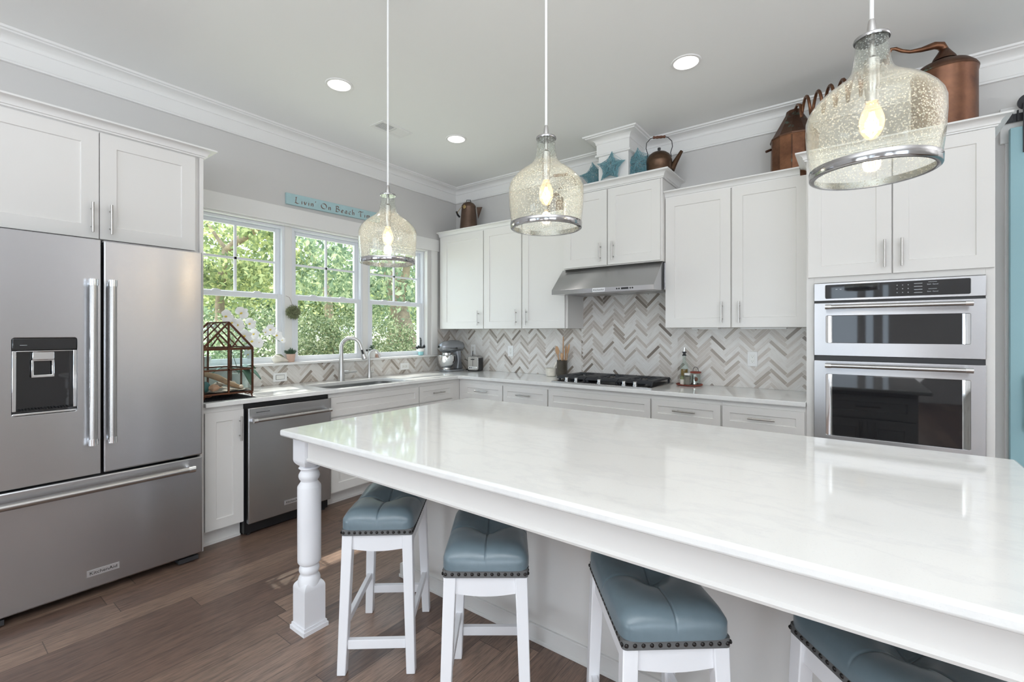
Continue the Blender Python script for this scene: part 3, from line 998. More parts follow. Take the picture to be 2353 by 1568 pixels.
doors = [o for o in bpy.data.objects if o.parent == c and o.name.startswith('door')]
fridge_pull(doors[1], (0.80, -3.452, 0.79), (0.80, -3.452, 1.618))
fridge_pull(doors[0], (0.80, -3.377, 0.79), (0.80, -3.377, 1.618))
fridge_pull([o for o in bpy.data.objects if o.parent == c and o.name == 'drawer' or o.parent == c and o.name.startswith('drawer.')][0], (0.80, -3.81, 0.564), (0.80, -3.012, 0.564))
badge(c, (XF, -3.4035, 0.126), UA, NA, 0.128, 0.032, 0.022)
for y in (-3.80, -3.02):
    m = MB().box(0.64, y - 0.05, 0.012, 0.74, y + 0.05, 0.036).cyl((0.70, y - 0.02, 0.02), (0.70, y + 0.02, 0.02), 0.0195, 16)
    build('foot', m, 'dkplastic', c)

c = thing('refrigerator_cabinet', 'white two-door cabinet over the refrigerator with a side panel to the floor', 'cabinet', (0.3, -3.4, 0))
mb = MB().box(0.0015, -3.90, 1.85, 0.609, -2.9265, 2.428)
build('carcass', mb, 'cab', c)
build('side_panel', MB().box(0.0015, -2.9255, 0.0, 0.632, -2.906, 2.428), 'cab', c)
build('side_panel', MB().box(0.0015, -3.92, 0.0, 0.632, -3.901, 2.428), 'cab', c)
door(c, (0.6105, -3.858, 1.853), UA, NA, 0.4605, 0.57, ('v', 0.431, 0.107), st=0.07)
door(c, (0.6105, -3.3935, 1.853), UA, NA, 0.445, 0.57, ('v', 0.043, 0.107), st=0.07)
build('crown_molding', MB().sweep([(0.633, -3.92), (0.633, -2.905), (0.004, -2.905)], CROWN(2.4285), -1), 'trim', c, smooth=30)

# ------------------------------------------------------------------ double oven
YO = -0.63
OX0, OX1 = 3.6555, 4.4115
c = thing('double_oven', 'stainless double wall oven with two bar handles in the tall cabinet', 'oven', (4.03, -0.3, 0.575))
build('body', MB().box(OX0, -0.604, 0.575, OX1, -0.05, 1.655), 'black', c)
build('vent_strip', MB().box(OX0 + 0.01, -0.622, 1.182, OX1 - 0.01, -0.6045, 1.21).box(OX0 + 0.01, -0.622, 1.533, OX1 - 0.01, -0.6045, 1.545), 'black', c)
def holed(x0, z0, x1, z1, hx0, hz0, hx1, hz1, y0, y1, r=0.008):
    return MB().ring([(x0, z0), (x1, z0), (x1, z1), (x0, z1)], hx0, hz0, hx1, hz1, r, 'y', y0, y1)
cp = build('control_panel', holed(OX0, 1.5457, OX1, 1.6543, 3.7135, 1.559, 4.3525, 1.6425, YO, -0.605), 'steel', c, bevel=0.002)
dsp = build('display', MB().box(3.714, YO + 0.001, 1.5595, 4.352, YO + 0.006, 1.642), 'dglass', cp)
m = MB()
random.seed(3)
for i in range(3):
    for j in range(3):
        m.box(4.05 + i * 0.024, YO + 0.0004, 1.578 + j * 0.021, 4.054 + i * 0.024, YO + 0.001, 1.5815 + j * 0.021)
for j in range(4):
    m.box(4.125, YO + 0.0004, 1.575 + j * 0.017, 4.16, YO + 0.001, 1.5775 + j * 0.017)
for x in (3.765, 3.785):
    m.box(x, YO + 0.0004, 1.612, x + 0.009, YO + 0.001, 1.616)
for z in (1.623, 1.585):
    m.box(4.185, YO + 0.0004, z + 0.009, 4.22, YO + 0.001, z + 0.0105)
for z in (1.62, 1.58):
    for x, tx in ((4.188, 'Start'), (4.214, 'Cancel')):
        t = text_mb(tx, 0.0085, 0.0002)
        t.xf(face_mtx((x, YO + 0.0008, z), UB, NB))
        m.add(t.v, t.f)
build('control_lettering', m, 'panel_ink', dsp, smooth=0)
def oven_door(z0, z1, hz0, hz1, zh, nm):
    d = build(nm, holed(OX0, z0, OX1, z1, 3.7165, hz0, 4.353, hz1, YO, -0.607), 'steel', c, bevel=0.002)
    build('window', MB().box(3.747, YO + 0.012, hz0 + 0.001, 4.322, YO + 0.018, hz1 - 0.001), 'dglass', d)
    for s in (0, 1):
        m = MB()
        xa, xb = (3.717, 3.747) if s == 0 else (4.3525, 4.322)
        n = 6
        pr = [(xa, YO + 0.0005)] + [(xa + (xb - xa) * i / n, YO + 0.001 + 0.010 * math.sin(math.pi / 2 * i / n)) for i in range(n + 1)] + [(xb, YO + 0.019), (xa, YO + 0.019)]
        m.prism(pr, 'z', hz0 + 0.0008, hz1 - 0.0008)
        build('window_trim', m, 'chrome', d, smooth=50)
    hd = build('handle', MB().cyl((3.742, -0.694, zh), (4.327, -0.694, zh), 0.0122, 20), 'steel_bar', d)
    for x in (3.73, 4.339):
        m = MB().cyl((x - 0.015, -0.694, zh), (x + 0.015, -0.694, zh), 0.0145, 20).cyl((x, -0.694, zh), (x, YO, zh), 0.009, 12)
        build('handle_mount', m, 'chrome', hd)
oven_door(1.2114, 1.5324, 1.290, 1.4545, 1.506, 'upper_door')
oven_door(0.60, 1.1807, 0.727, 1.098, 1.154, 'lower_door')

# ------------------------------------------------------------------ cooktop
c = thing('gas_cooktop', 'five-burner gas cooktop with black iron grates on the white counter', 'cooktop', (2.15, -0.3, 0.9145))
build('deck', MB().prism(rrect(1.691, -0.562, 2.605, -0.035, 0.012, 3), 'z', 0.9145, 0.923), 'steel_bar', c, bevel=0.002)
build('burner_tray', MB().box(1.735, -0.52, 0.923, 2.56, -0.065, 0.9245), 'black', c)
for x in (1.822, 1.916, 2.134, 2.354, 2.448):
    k = MB().lathe([(0.020, 0.9245), (0.0205, 0.930), (0.016, 0.934), (0.0165, 0.952), (0.018, 0.956), (0.012, 0.958), (0, 0.958)], (x, -0.505, 0), 20)
    build('knob', k, 'chrome', c)
for x, y, r in ((1.86, -0.39, 0.045), (1.86, -0.16, 0.038), (2.148, -0.27, 0.06), (2.44, -0.39, 0.038), (2.44, -0.16, 0.045)):
    build('burner', MB().lathe([(r * 1.2, 0.9245), (r * 1.15, 0.934), (r, 0.936), (r, 0.943), (r * 0.9, 0.946), (0, 0.946)], (x, y, 0), 24), 'iron', c)
for x0, x1, e in ((1.722, 1.997, -1), (2.002, 2.292, 0), (2.297, 2.582, 1)):
    y0, y1, z = -0.478, -0.06, 0.962
    m = MB()
    m.prism([(y0 - 0.034, 0.947), (y0 - 0.03, 0.944), (y0 + 0.028, 0.957), (y0 + 0.028, 0.968), (y0 + 0.01, 0.968)], 'x', x0, x1)
    m.prism([(y1 + 0.022, 0.944), (y1 + 0.022, 0.952), (y1 - 0.01, 0.968), (y1 - 0.03, 0.968), (y1 - 0.03, 0.957)], 'x', x0, x1)
    for xa, xb in ((x0, x0 + 0.058), (x1 - 0.058, x1)):
        m.box(xa, y0 + 0.028, 0.953, xb, y1 - 0.03, 0.967)
    w = x1 - x0
    for q in (0.32, 0.5, 0.68):
        xc = x0 + w * q
        if q == 0.5:
            m.box(xc - 0.011, y0 + 0.028, 0.955, xc + 0.011, y0 + 0.13, 0.968).box(xc - 0.011, y1 - 0.13, 0.955, xc + 0.011, y1 - 0.03, 0.968)
        else:
            m.box(xc - 0.016, y0 + 0.028, 0.956, xc + 0.016, y0 + 0.11, 0.967).box(xc - 0.016, y1 - 0.11, 0.956, xc + 0.016, y1 - 0.03, 0.967)
    for q in (0.25, 0.5, 0.75):
        yc = y0 + (y1 - y0) * q
        m.box(x0 + 0.058, yc - 0.016, 0.955, x0 + 0.115, yc + 0.016, 0.968).box(x1 - 0.115, yc - 0.016, 0.955, x1 - 0.058, yc + 0.016, 0.968)
    for a in (x0 + 0.012, x1 - 0.012):
        for b in (y0 + 0.0, y1):
            m.box(a - 0.008, b - 0.008, 0.9247, a + 0.008, b + 0.008, 0.955)
    build('grate', m, 'iron', c, bevel=0.002)

# ------------------------------------------------------------------ range hood
c = thing('range_hood', 'sloped stainless range hood under the short cabinet above the cooktop', 'range hood', (2.15, -0.3, 1.69))
def hoodshell():
    m = MB()
    # upper part fits between the cabinets; the lower lip flares in front of them
    m.prism([(-0.0105, 1.9205), (-0.30, 1.9205), (-0.30, 1.70), (-0.0105, 1.70)], 'x', 1.7245, 2.6255)
    m.prism([(-0.341, 1.9205), (-0.362, 1.9205), (-0.552, 1.728), (-0.556, 1.722), (-0.556, 1.685), (-0.341, 1.690)], 'x', 1.697, 2.618)
    m.box(1.7245, -0.341, 1.70, 2.618, -0.30, 1.9205)
    return m
build('canopy', hoodshell(), 'steel', c, smooth=20)
m = MB()
for a, b in ((1.74, 2.15), (2.165, 2.575)):
    m.box(a, -0.335, 1.694, b, -0.06, 1.6995)
build('grease_filter', m, 'basin', c)
m = MB()
for x in (2.314, 2.333, 2.428, 2.447):
    m.cyl((x, -0.557, 1.706), (x, -0.5585, 1.706), 0.006, 12)
m.box(2.352, -0.5585, 1.699, 2.412, -0.556, 1.713)
build('control_buttons', m, 'black', c)
badge(c, (2.153, -0.5562, 1.7045), UB, NB, 0.112, 0.034, 0.019)

# ------------------------------------------------------------------ kitchen island
c = thing('kitchen_island', 'long white kitchen island with turned corner posts and an open seating side', 'island', (3.04, -2.37, 0))
IX0, IX1, IY0, IY1 = 1.777, 4.313, -3.008, -1.725
mb = MB().box(1.852, -2.362, 0.0, 4.238, -1.80, 0.8835)
build('cabinet_body', mb, 'cab', c)
mb = MB().box(1.842, -2.374, 0, 4.248, -2.3625, 0.075).box(1.842, -2.3625, 0, 1.8515, -1.80, 0.075).box(4.2385, -2.3625, 0, 4.248, -1.80, 0.075)
mb.box(1.838, -2.378, 0, 4.252, -2.3745, 0.018)
build('base_molding', mb, 'trim', c, bevel=0.003)
ap = [(-2.945, 0.882), (-2.922, 0.882), (-2.922, 0.778), (-2.95, 0.778), (-2.953, 0.786), (-2.945, 0.793)]
build('apron', MB().prism(ap, 'x', 1.906, 4.184), 'cab', c, smooth=30)
for xa in (1.812, 4.255):
    build('apron', MB().box(xa, -2.854, 0.78, xa + 0.023, -2.3635, 0.8825), 'cab', c)
lp = [(0.034, 0.742), (0.044, 0.738), (0.046, 0.734), (0.038, 0.728), (0.036, 0.72), (0.041, 0.713), (0.0455, 0.703), (0.046, 0.695), (0.0425, 0.684), (0.037, 0.677), (0.036, 0.672), (0.041, 0.664), (0.0495, 0.652), (0.051, 0.645),
      (0.051, 0.50), (0.0505, 0.322), (0.050, 0.306), (0.044, 0.297), (0.038, 0.293), (0.037, 0.29), (0.041, 0.285), (0.044, 0.275), (0.044, 0.266), (0.041, 0.257), (0.037, 0.252), (0.037, 0.247), (0.044, 0.238), (0.048, 0.226), (0.048, 0.2)]
for lx in (1.853, 4.237):
    ly = -2.908
    m = MB().lathe(list(reversed(lp)), (lx, ly, 0), 32)
    for z0, z1, ch in ((0.742, 0.883, 0), (0.03, 0.222, 1)):
        h = 0.05
        # block with its inner end cut to an octagon and rounded toward the turning
        zt = (z0 + 0.03) if ch == 0 else z1 - 0.032
        if ch == 0:
            m.box(lx - h, ly - h, zt, lx + h, ly + h, z1)
        else:
            m.box(lx - h, ly - h, z0, lx + h, ly + h, zt)
        rows = []
        for i in range(6):
            t = i / 5
            k = math.sin(t * math.pi / 2) * 0.0
            zz = zt + (z0 - zt) * t if ch == 0 else zt + (z1 - zt) * t
            cut = 0.05 * (1 - math.sqrt(max(0, 1 - t * t))) * 0.62
            a, b = h - 0.016 * t * t, (h - cut)
            pts = []
            for sx, sy in ((1, 1), (-1, 1), (-1, -1), (1, -1)):
                if sx * sy > 0:
                    pts += [(sx * a, sy * (b - cut * 0.3)), (sx * (b - cut * 0.3), sy * a)]
                else:
                    pts += [(sx * (b - cut * 0.3), sy * a), (sx * a, sy * (b - cut * 0.3))]
            rows.append([(lx + p[0], ly + p[1], zz) for p in pts])
        vs = [v for r_ in rows for v in r_]
        fs = [(i * 8 + j, i * 8 + (j + 1) % 8, (i + 1) * 8 + (j + 1) % 8, (i + 1) * 8 + j) for i in range(5) for j in range(8)]
        fs += [tuple(range(8)), tuple(40 + j for j in range(8))]
        m.add(vs, fs)
    m.prism([(lx - 0.06, ly - 0.06), (lx + 0.06, ly - 0.06), (lx + 0.06, ly + 0.06), (lx - 0.06, ly + 0.06)], 'z', 0, 0.018)
    m.box(lx - 0.055, ly - 0.055, 0.018, lx + 0.055, ly + 0.055, 0.03)
    build('leg', m, 'stool', c, smooth=32)
NI = (0, 1, 0)
UI = (-1, 0, 0)
for k in range(4):
    xa = 4.225 - k * 0.593
    door(c, (xa, -1.799, 0.68), UI, NI, 0.58, 0.175, ('h', 0.29, 0.09), st=0.05, name='drawer')
    for q in (0, 1):
        door(c, (xa - q * 0.2915, -1.799, 0.11), UI, NI, 0.2885, 0.555, ('v', 0.24 if q == 0 else 0.045, 0.46))
top = build('island_countertop', MB().box(IX0, IY0, 0.8842, IX1, IY1, 0.914), 'quartz', bevel=0.009, seg=3)
tag(top, 'large glossy white quartz slab covering the kitchen island', 'countertop')

# ------------------------------------------------------------------ bar stools
def make_stool():
    c = thing('bar_stool', 'x', 'stool', (0, 0, 0), 0, 'blue leather stools at the island')
    cs = sorted(set([round(-1 + 2 * i / 44, 4) for i in range(45)] + [q * e for q in (0.008, 0.016, 0.026, 0.04, 0.975, 0.988, 0.996) for e in (-1, 1)]))
    nx = ny = len(cs) - 1
    hw, hl, zb, H = 0.146, 0.212, 0.570, 0.066
    vs = []
    for j in range(ny + 1):
        for i in range(nx + 1):
            s, t = cs[i], cs[j]
            f = max(0, 1 - abs(s) ** 7) ** 0.42 * max(0, 1 - abs(t) ** 7) ** 0.42
            x, y = s * hw, t * hl
            h = H + 0.016 * (t * t) - 0.026 * math.exp(-(x * x / 0.0022 + y * y / 0.0026))
            h -= 0.005 * (math.exp(-(x / 0.0028) ** 2) + math.exp(-(y / 0.0034) ** 2))
            h -= 0.010 * (math.exp(-(x / 0.03) ** 2) + math.exp(-(y / 0.03) ** 2)) * 0.5
            rr = (abs(s) ** 9 + abs(t) ** 9) ** (1 / 9)
            sc = 1.0 if rr < 1 else 1 / rr
            vs.append((x * sc, y * sc, zb + h * f))
    fs = [(j * (nx + 1) + i, j * (nx + 1) + i + 1, (j + 1) * (nx + 1) + i + 1, (j + 1) * (nx + 1) + i) for j in range(ny) for i in range(nx)]
    ring = [i for i in range(nx + 1)] + [(j + 1) * (nx + 1) - 1 for j in range(1, ny + 1)] + [ny * (nx + 1) + i for i in range(nx - 1, -1, -1)] + [j * (nx + 1) for j in range(ny - 1, 0, -1)]
    fs.append(tuple(reversed(ring)))
    build('seat_cushion', MB().add(vs, fs), 'leather', c, smooth=75, local=True)
    st = build('nailhead_strip', MB().prism(rrect(-0.141, -0.207, 0.141, 0.207, 0.012, 3), 'z', 0.546, 0.5705), 'strip', c, local=True)
    m = MB()
    for k in range(13):
        x = -0.131 + 0.262 * k / 12
        for y in (-0.2075, 0.2075):
            m.sphere((x, y, 0.558), 0.0056, 0.0038, 0.0056, 8, 6)
    for k in range(19):
        y = -0.2 + 0.4 * k / 18
        for x in (-0.1415, 0.1415):
            m.sphere((x, y, 0.558), 0.0038, 0.0056, 0.0056, 8, 6)
    build('nailheads', m, 'bronze', st, local=True)
    legs = {}
    for sx in (-1, 1):
        for sy in (-1, 1):
            a, b = Vector((sx * 0.118, sy * 0.182, 0.5455)), Vector((sx * 0.136, sy * 0.203, 0.0))
            w0, w1 = 0.0205, 0.0175
            v8 = [(p.x + dx * w, p.y + dy * w, p.z) for p, w in ((b, w1), (a, w0)) for dx, dy in ((-1, -1), (1, -1), (1, 1), (-1, 1))]
            build('leg', MB().add(v8, [(0, 3, 2, 1), (4, 5, 6, 7), (0, 1, 5, 4), (1, 2, 6, 5), (2, 3, 7, 6), (3, 0, 4, 7)]), 'stool', c, bevel=0.003, local=True)
    X = lambda z: 0.136 - 0.018 * z / 0.5455
    Y = lambda z: 0.203 - 0.021 * z / 0.5455
    for sy in (-1, 1):
        y = sy * Y(0.5)
        pr = [(-X(.5) + 0.02, 0.5455), (X(.5) - 0.02, 0.5455), (X(.5) - 0.02, 0.487)] + [(X(.5) * 0.83 * (1 - 2 * i / 10), 0.487 - 0.009 * math.sin(math.pi * i / 10)) for i in range(1, 10)] + [(-X(.5) + 0.02, 0.487)]
        build('seat_rail', MB().prism(pr, 'y', y - 0.011, y + 0.011), 'stool', c, local=True)
        z = 0.115
        build('stretcher', MB().box(-X(z) + 0.0185, sy * Y(z) - 0.011, z - 0.018, X(z) - 0.0185, sy * Y(z) + 0.011, z + 0.018), 'stool', c, bevel=0.002, local=True)
    for sx in (-1, 1):
        x = sx * X(0.5)
        build('seat_rail', MB().box(x - 0.011, -Y(.5) + 0.02, 0.487, x + 0.011, Y(.5) - 0.02, 0.5455), 'stool', c, local=True)
        z = 0.185
        build('stretcher', MB().box(sx * X(z) - 0.010, -Y(z) + 0.018, z - 0.015, sx * X(z) + 0.010, Y(z) - 0.018, z + 0.015), 'stool', c, bevel=0.002, local=True)
    return c
st0 = make_stool()
st0.location = (2.212, -2.742, 0)
st0.rotation_euler = (0, 0, R(39))
st0['label'] = 'blue tufted leather stool with white legs next to the turned island post'
dup(st0, (2.768, -2.722, 0), R(37), 'blue leather stool with white legs, second from the turned island post')
dup(st0, (3.375, -2.695, 0), R(39), 'blue leather stool with white legs, third from the turned island post')
dup(st0, (3.965, -2.66, 0), R(41), 'mostly hidden blue leather stool nearest the camera under the island, fourth from the post')

# ------------------------------------------------------------------ pendant lights
def make_pendant():
    c = thing('pendant_light', 'x', 'pendant light', (0, 0, 0), 0, 'seeded glass pendants over the island')
    prof = [(0.152, 0.0), (0.1525, 0.02), (0.1565, 0.055), (0.1605, 0.097), (0.163, 0.14), (0.1625, 0.174), (0.158, 0.19), (0.149, 0.206), (0.136, 0.222), (0.1185, 0.239),
            (0.095, 0.256), (0.072, 0.272), (0.057, 0.287), (0.0495, 0.30), (0.0455, 0.318), (0.042, 0.34), (0.0395, 0.365), (0.039, 0.385)]
    inner = [(r - 0.0035, z) for r, z in prof]
    g = build('glass_shade', MB().lathe(prof + list(reversed(inner)), (0, 0, 0), 72, closed=True), 'seeded', c, smooth=60, local=True)
    band = [(0.1535, -0.002), (0.1545, 0.0), (0.1555, 0.020), (0.1548, 0.0215), (0.1535, 0.0215), (0.1528, 0.0), (0.1485, 0.0), (0.140, -0.0015), (0.140, -0.004), (0.150, -0.004)]
    build('rim_band', MB().lathe(band, (0, 0, 0), 72, closed=True), 'dchrome', g, smooth=30, local=True)
    build('neck_ring', MB().lathe([(0.036, 0.386), (0.043, 0.386), (0.0445, 0.390), (0.043, 0.395), (0.030, 0.398), (0.0, 0.398)], (0, 0, 0), 40), 'dchrome', c, local=True)
    build('cap', MB().lathe([(0.013, 0.3982), (0.012, 0.415), (0.009, 0.44), (0.007, 0.447), (0, 0.447)], (0, 0, 0), 20), 'steel_bar', c, local=True)
    s = build('socket', MB().lathe([(0.008, 0.385), (0.009, 0.34), (0.019, 0.33), (0.019, 0.25), (0.0165, 0.245), (0.0165, 0.208), (0, 0.208)], (0, 0, 0), 24), 'nickel', c, local=True)
    b = build('bulb', MB().lathe([(0.013, 0.2078), (0.015, 0.2), (0.024, 0.18), (0.030, 0.16), (0.031, 0.145), (0.027, 0.125), (0.018, 0.108), (0.008, 0.1), (0.0001, 0.099)], (0, 0, 0), 24), 'bulb', s, smooth=80, local=True)
    m = MB()
    for k in range(6):
        t = 2 * math.pi * k / 6
        m.tube([(0.005 * math.cos(t), 0.005 * math.sin(t), 0.178), (0.010 * math.cos(t), 0.010 * math.sin(t), 0.152), (0.007 * math.cos(t + .5), 0.007 * math.sin(t + .5), 0.126)], 0.0014, 6)
    build('filament', m, 'filament', b, local=True)
    build('cord', MB().cyl((0, 0, 0.447), (0, 0, 1.30), 0.0055, 12), 'plate', c, local=True)
    build('canopy', MB().lathe([(0.06, 1.295), (0.06, 1.288), (0.02, 1.268), (0, 1.268)], (0, 0, 0), 32), 'steel_bar', c, local=True)
    return c
PEND = ((2.025, -2.599, 1.694), (2.945, -2.599, 1.742), (3.901, -2.599, 1.749))
PK = 0.8535
pd = make_pendant()
def shrink(o):
    for ch in [q for q in bpy.data.objects if q.parent == o]:
        for v in ch.data.vertices:
            v.co *= PK
        shrink(ch)
shrink(pd)
pd.location = PEND[0]
pd['label'] = 'clear seeded-glass jug pendant hanging in front of the window'
p2 = dup(pd, PEND[1], 0, 'clear seeded-glass jug pendant in the middle of the three')
p3 = dup(pd, PEND[2], R(40), 'clear seeded-glass jug pendant hanging in front of the oven tower and copper still')
for root, z in zip((pd, p2, p3), PEND):
    top = ZC - z[2]
    for ch in [o for o in bpy.data.objects if o.parent == root]:
        if ch.name.startswith(('cord', 'canopy')):
            ch.data = ch.data.copy()
            for v in ch.data.vertices:
                if v.co.z > 0.9:
                    v.co.z += top - 1.2955 * PK
    lamp('POINT', 'pendant_bulb_light', (z[0], z[1], z[2] + 0.128), 4.5, (1.0, 0.8, 0.58), shadow_soft_size=0.02)

# ------------------------------------------------------------------ ceiling fixtures
names = ('recessed ceiling light beside the ceiling vent, nearer the refrigerator', 'recessed ceiling light between the ceiling vent and the corner',
         'recessed ceiling light above the two-door cabinet near the ovens')
for (x, y), lb in zip(((1.02, -2.22), (1.045, -1.09), (3.007, -1.065)), names):
    c = thing('recessed_light', lb, 'ceiling light', (x, y, ZC), 0, 'recessed ceiling lights')
    build('trim_ring', MB().lathe([(0.073, -0.0005), (0.092, -0.0005), (0.088, -0.006), (0.075, -0.006)], (0, 0, 0), 40, closed=True), 'trim', c, local=True)
    build('lens', MB().lathe([(0.0735, -0.0008), (0.0735, -0.004), (0.0, -0.0045)], (0, 0, 0), 40), 'can', c, local=True)
    lamp('SPOT', 'recessed_lamp', (x, y, ZC - 0.02), 12, (1.0, 0.95, 0.9), spot_size=R(125), spot_blend=0.6, shadow_soft_size=0.07)
c = thing('ceiling_vent', 'white slotted air register in the ceiling', 'vent', (0.745, -1.555, ZC))
m = MB().box(-0.085, -0.155, -0.006, 0.085, -0.13, -0.0005).box(-0.085, 0.13, -0.006, 0.085, 0.155, -0.0005).box(-0.085, -0.13, -0.006, -0.055, 0.13, -0.0005).box(0.055, -0.13, -0.006, 0.085, 0.13, -0.0005).box(-0.055, -0.008, -0.006, 0.055, 0.008, -0.0005)
build('frame', m, 'trim', c, bevel=0.001, local=True)
build('duct_backing', MB().box(-0.055, -0.13, -0.0012, 0.055, 0.13, -0.0004), 'vent_dark', c, local=True)
m = MB()
for sgn in (-1, 1):
    for k in range(10):
        y = sgn * (0.016 + k * 0.0118)
        hh_ = 0.0085 if sgn > 0 else 0.002
        m.add([(-0.055, y, -0.0014), (0.055, y, -0.0014), (0.055, y + hh_, -0.0055), (-0.055, y + hh_, -0.0055), (-0.055, y + 0.0012, -0.0014), (0.055, y + 0.0012, -0.0014), (0.055, y + hh_ + 0.0012, -0.0055), (-0.055, y + hh_ + 0.0012, -0.0055)],
              [(0, 1, 2, 3), (4, 5, 6, 7), (0, 1, 5, 4), (2, 3, 7, 6), (0, 3, 7, 4), (1, 2, 6, 5)])
build('louvers', m, 'trim', c, local=True)

# ------------------------------------------------------------------ sign over the window
def nib_text(s, size, xs=1.35, gap=0.3, nib=(0.17, 0.12)):
    G = {
        'L': (0.85, [[(.30, 1.0), (.24, .5), (.2, .06)], [(0, 0), (.22, .06), (.5, -.04), (.78, .06)], [(.18, .98), (.42, 1.02)]]),
        'i': (0.16, [[(.08, .5), (.08, .0)], [(.07, .72), (.1, .73)]]),
        'v': (0.42, [[(0, .5), (.2, .0), (.4, .52)]]),
        'n': (0.44, [[(.04, .5), (.04, 0)], [(.04, .33), (.2, .5), (.34, .42), (.35, 0)]]),
        "'": (0.14, [[(.08, 1.0), (.05, .78)]]),
        'O': (1.05, [[(.5 + .48 * math.cos(t), .47 + .46 * math.sin(t)) for t in (2 * math.pi * i / 20 + 2 for i in range(21))]]),
        'B': (0.74, [[(.14, 1.0), (.12, .5), (.1, 0)], [(-.02, .92), (.3, 1.02), (.56, .82), (.36, .58), (.14, .54)], [(.3, .56), (.66, .42), (.6, .1), (.3, -.02), (-.02, .03)]]),
        'e': (0.44, [[(.06, .26), (.38, .3), (.32, .49), (.15, .48), (.04, .25), (.14, .02), (.4, .07)]]),
        'a': (0.46, [[(.37, .44), (.18, .5), (.04, .25), (.14, .0), (.35, .16)], [(.37, .5), (.36, .1), (.45, .0)]]),
        'c': (0.42, [[(.38, .43), (.2, .5), (.04, .25), (.16, .0), (.4, .08)]]),
        'h': (0.44, [[(.04, 1.0), (.04, 0)], [(.04, .33), (.2, .5), (.34, .42), (.35, 0)]]),
        'T': (0.88, [[(-.05, .82), (.15, .98), (.55, .9), (.98, 1.0)], [(.46, .93), (.34, .5), (.40, .0), (.5, .02)], [(-.05, .82), (.02, .7)]]),
        'm': (0.70, [[(.04, .5), (.04, 0)], [(.04, .33), (.18, .5), (.32, .42), (.33, 0)], [(.33, .33), (.47, .5), (.61, .42), (.62, 0)]]),
    }
    mb, x = MB(), 0
    for ch in s:
        if ch == ' ':
            x += 0.62
            continue
        w, strokes = G[ch]
        for stx in strokes:
            P = [Vector((p[0], p[1])) for p in stx]
            S2 = []
            for i in range(len(P) - 1):
                p0, p1, p2, p3 = P[max(i - 1, 0)], P[i], P[i + 1], P[min(i + 2, len(P) - 1)]
                for k in range(8):
                    t = k / 8
                    S2.append(0.5 * ((2 * p1) + (p2 - p0) * t + (2 * p0 - 5 * p1 + 4 * p2 - p3) * t * t + (3 * p1 - p0 - 3 * p2 + p3) * t ** 3))
            S2.append(P[-1])
            o = len(mb.v)
            for p in S2:
                X, Y = (x + p.x) * xs * size, p.y * size
                nx, ny = nib[0] * size / 2, nib[1] * size / 2
                mb.v += [(X - nx, Y - ny, 0), (X + nx, Y + ny, 0)]
            for k in range(len(S2) - 1):
                a = o + 2 * k
                mb.f.append((a, a + 1, a + 3, a + 2))
        x += w + gap
    return mb, (x - gap) * xs * size
c = thing('wall_sign', "aqua board sign reading Livin' On Beach Time above the window", 'sign', (0, -1.595, 2.49))
tilt = R(1.0)
m = MB().box(-0.475, -0.0475, 0.0008, 0.475, 0.0475, 0.022)
mt = face_mtx((0, -1.6, 2.493), UA, NA) @ Matrix.Rotation(tilt, 4, 'Z')
build('board', m.xf(mt), 'sign', c, bevel=0.002)
t, wd = nib_text("Livin' On Beach Time", 0.05)
k = 0.80 / wd
t.xf(mt @ Matrix.Translation((-0.405, -0.026, 0.0226)) @ Matrix.Diagonal((k, 1, 1, 1)))
build('lettering', t, 'ink', c, smooth=0)

# ------------------------------------------------------------------ outlets and switch
def outlet(label, o, u, n, horiz=False, rocker=False):
    c = thing('wall_switch' if rocker else 'wall_outlet', label, 'switch' if rocker else 'outlet', o)
    w, h = (0.116, 0.072) if horiz else (0.072, 0.116)
    mt = face_mtx(o, u, n)
    build('plate', MB().box(-w / 2, -h / 2, 0.0004, w / 2, h / 2, 0.006).xf(mt), 'plate', c, bevel=0.002)
    if rocker:
        build('rocker', MB().box(-0.034, -0.017, 0.006, 0.034, 0.017, 0.009).xf(mt), 'white', c, bevel=0.001)
        build('rocker_gap', MB().box(-0.0365, -0.0195, 0.0055, 0.0365, 0.0195, 0.0064).xf(mt), 'slot', c)
        return
    q = Matrix.Rotation(R(90), 4, 'Z') if horiz else Matrix()
    build('receptacle', MB().box(-0.0165, -0.034, 0.006, 0.0165, 0.034, 0.0075).xf(mt @ q), 'white', c, bevel=0.001)
    m = MB()
    for z in (-0.019, 0.019):
        for x in (-0.0065, 0.0055):
            m.box(x, z - 0.001, 0.0075, x + 0.0014, z + 0.008, 0.008)
        m.box(-0.002, z - 0.009, 0.0075, 0.002, z - 0.005, 0.008)
    build('slots', m.xf(mt @ q), 'slot', c)
outlet('white wall outlet behind the toaster', (0.286, -0.0098, 1.152), UB, NB)
outlet('white wall outlet midway between toaster and utensil crock', (0.833, -0.0098, 1.146), UB, NB)
outlet('white wall outlet in the tile near the oven tower', (3.21, -0.0098, 1.143), UB, NB)
outlet('white sideways switch in the tile beside the terrarium', (0.0098, -2.123, 0.978), UA, NA, True, True)
outlet('white sideways outlet in the tile right of the faucets', (0.0098, -0.80, 0.990), UA, NA, True)

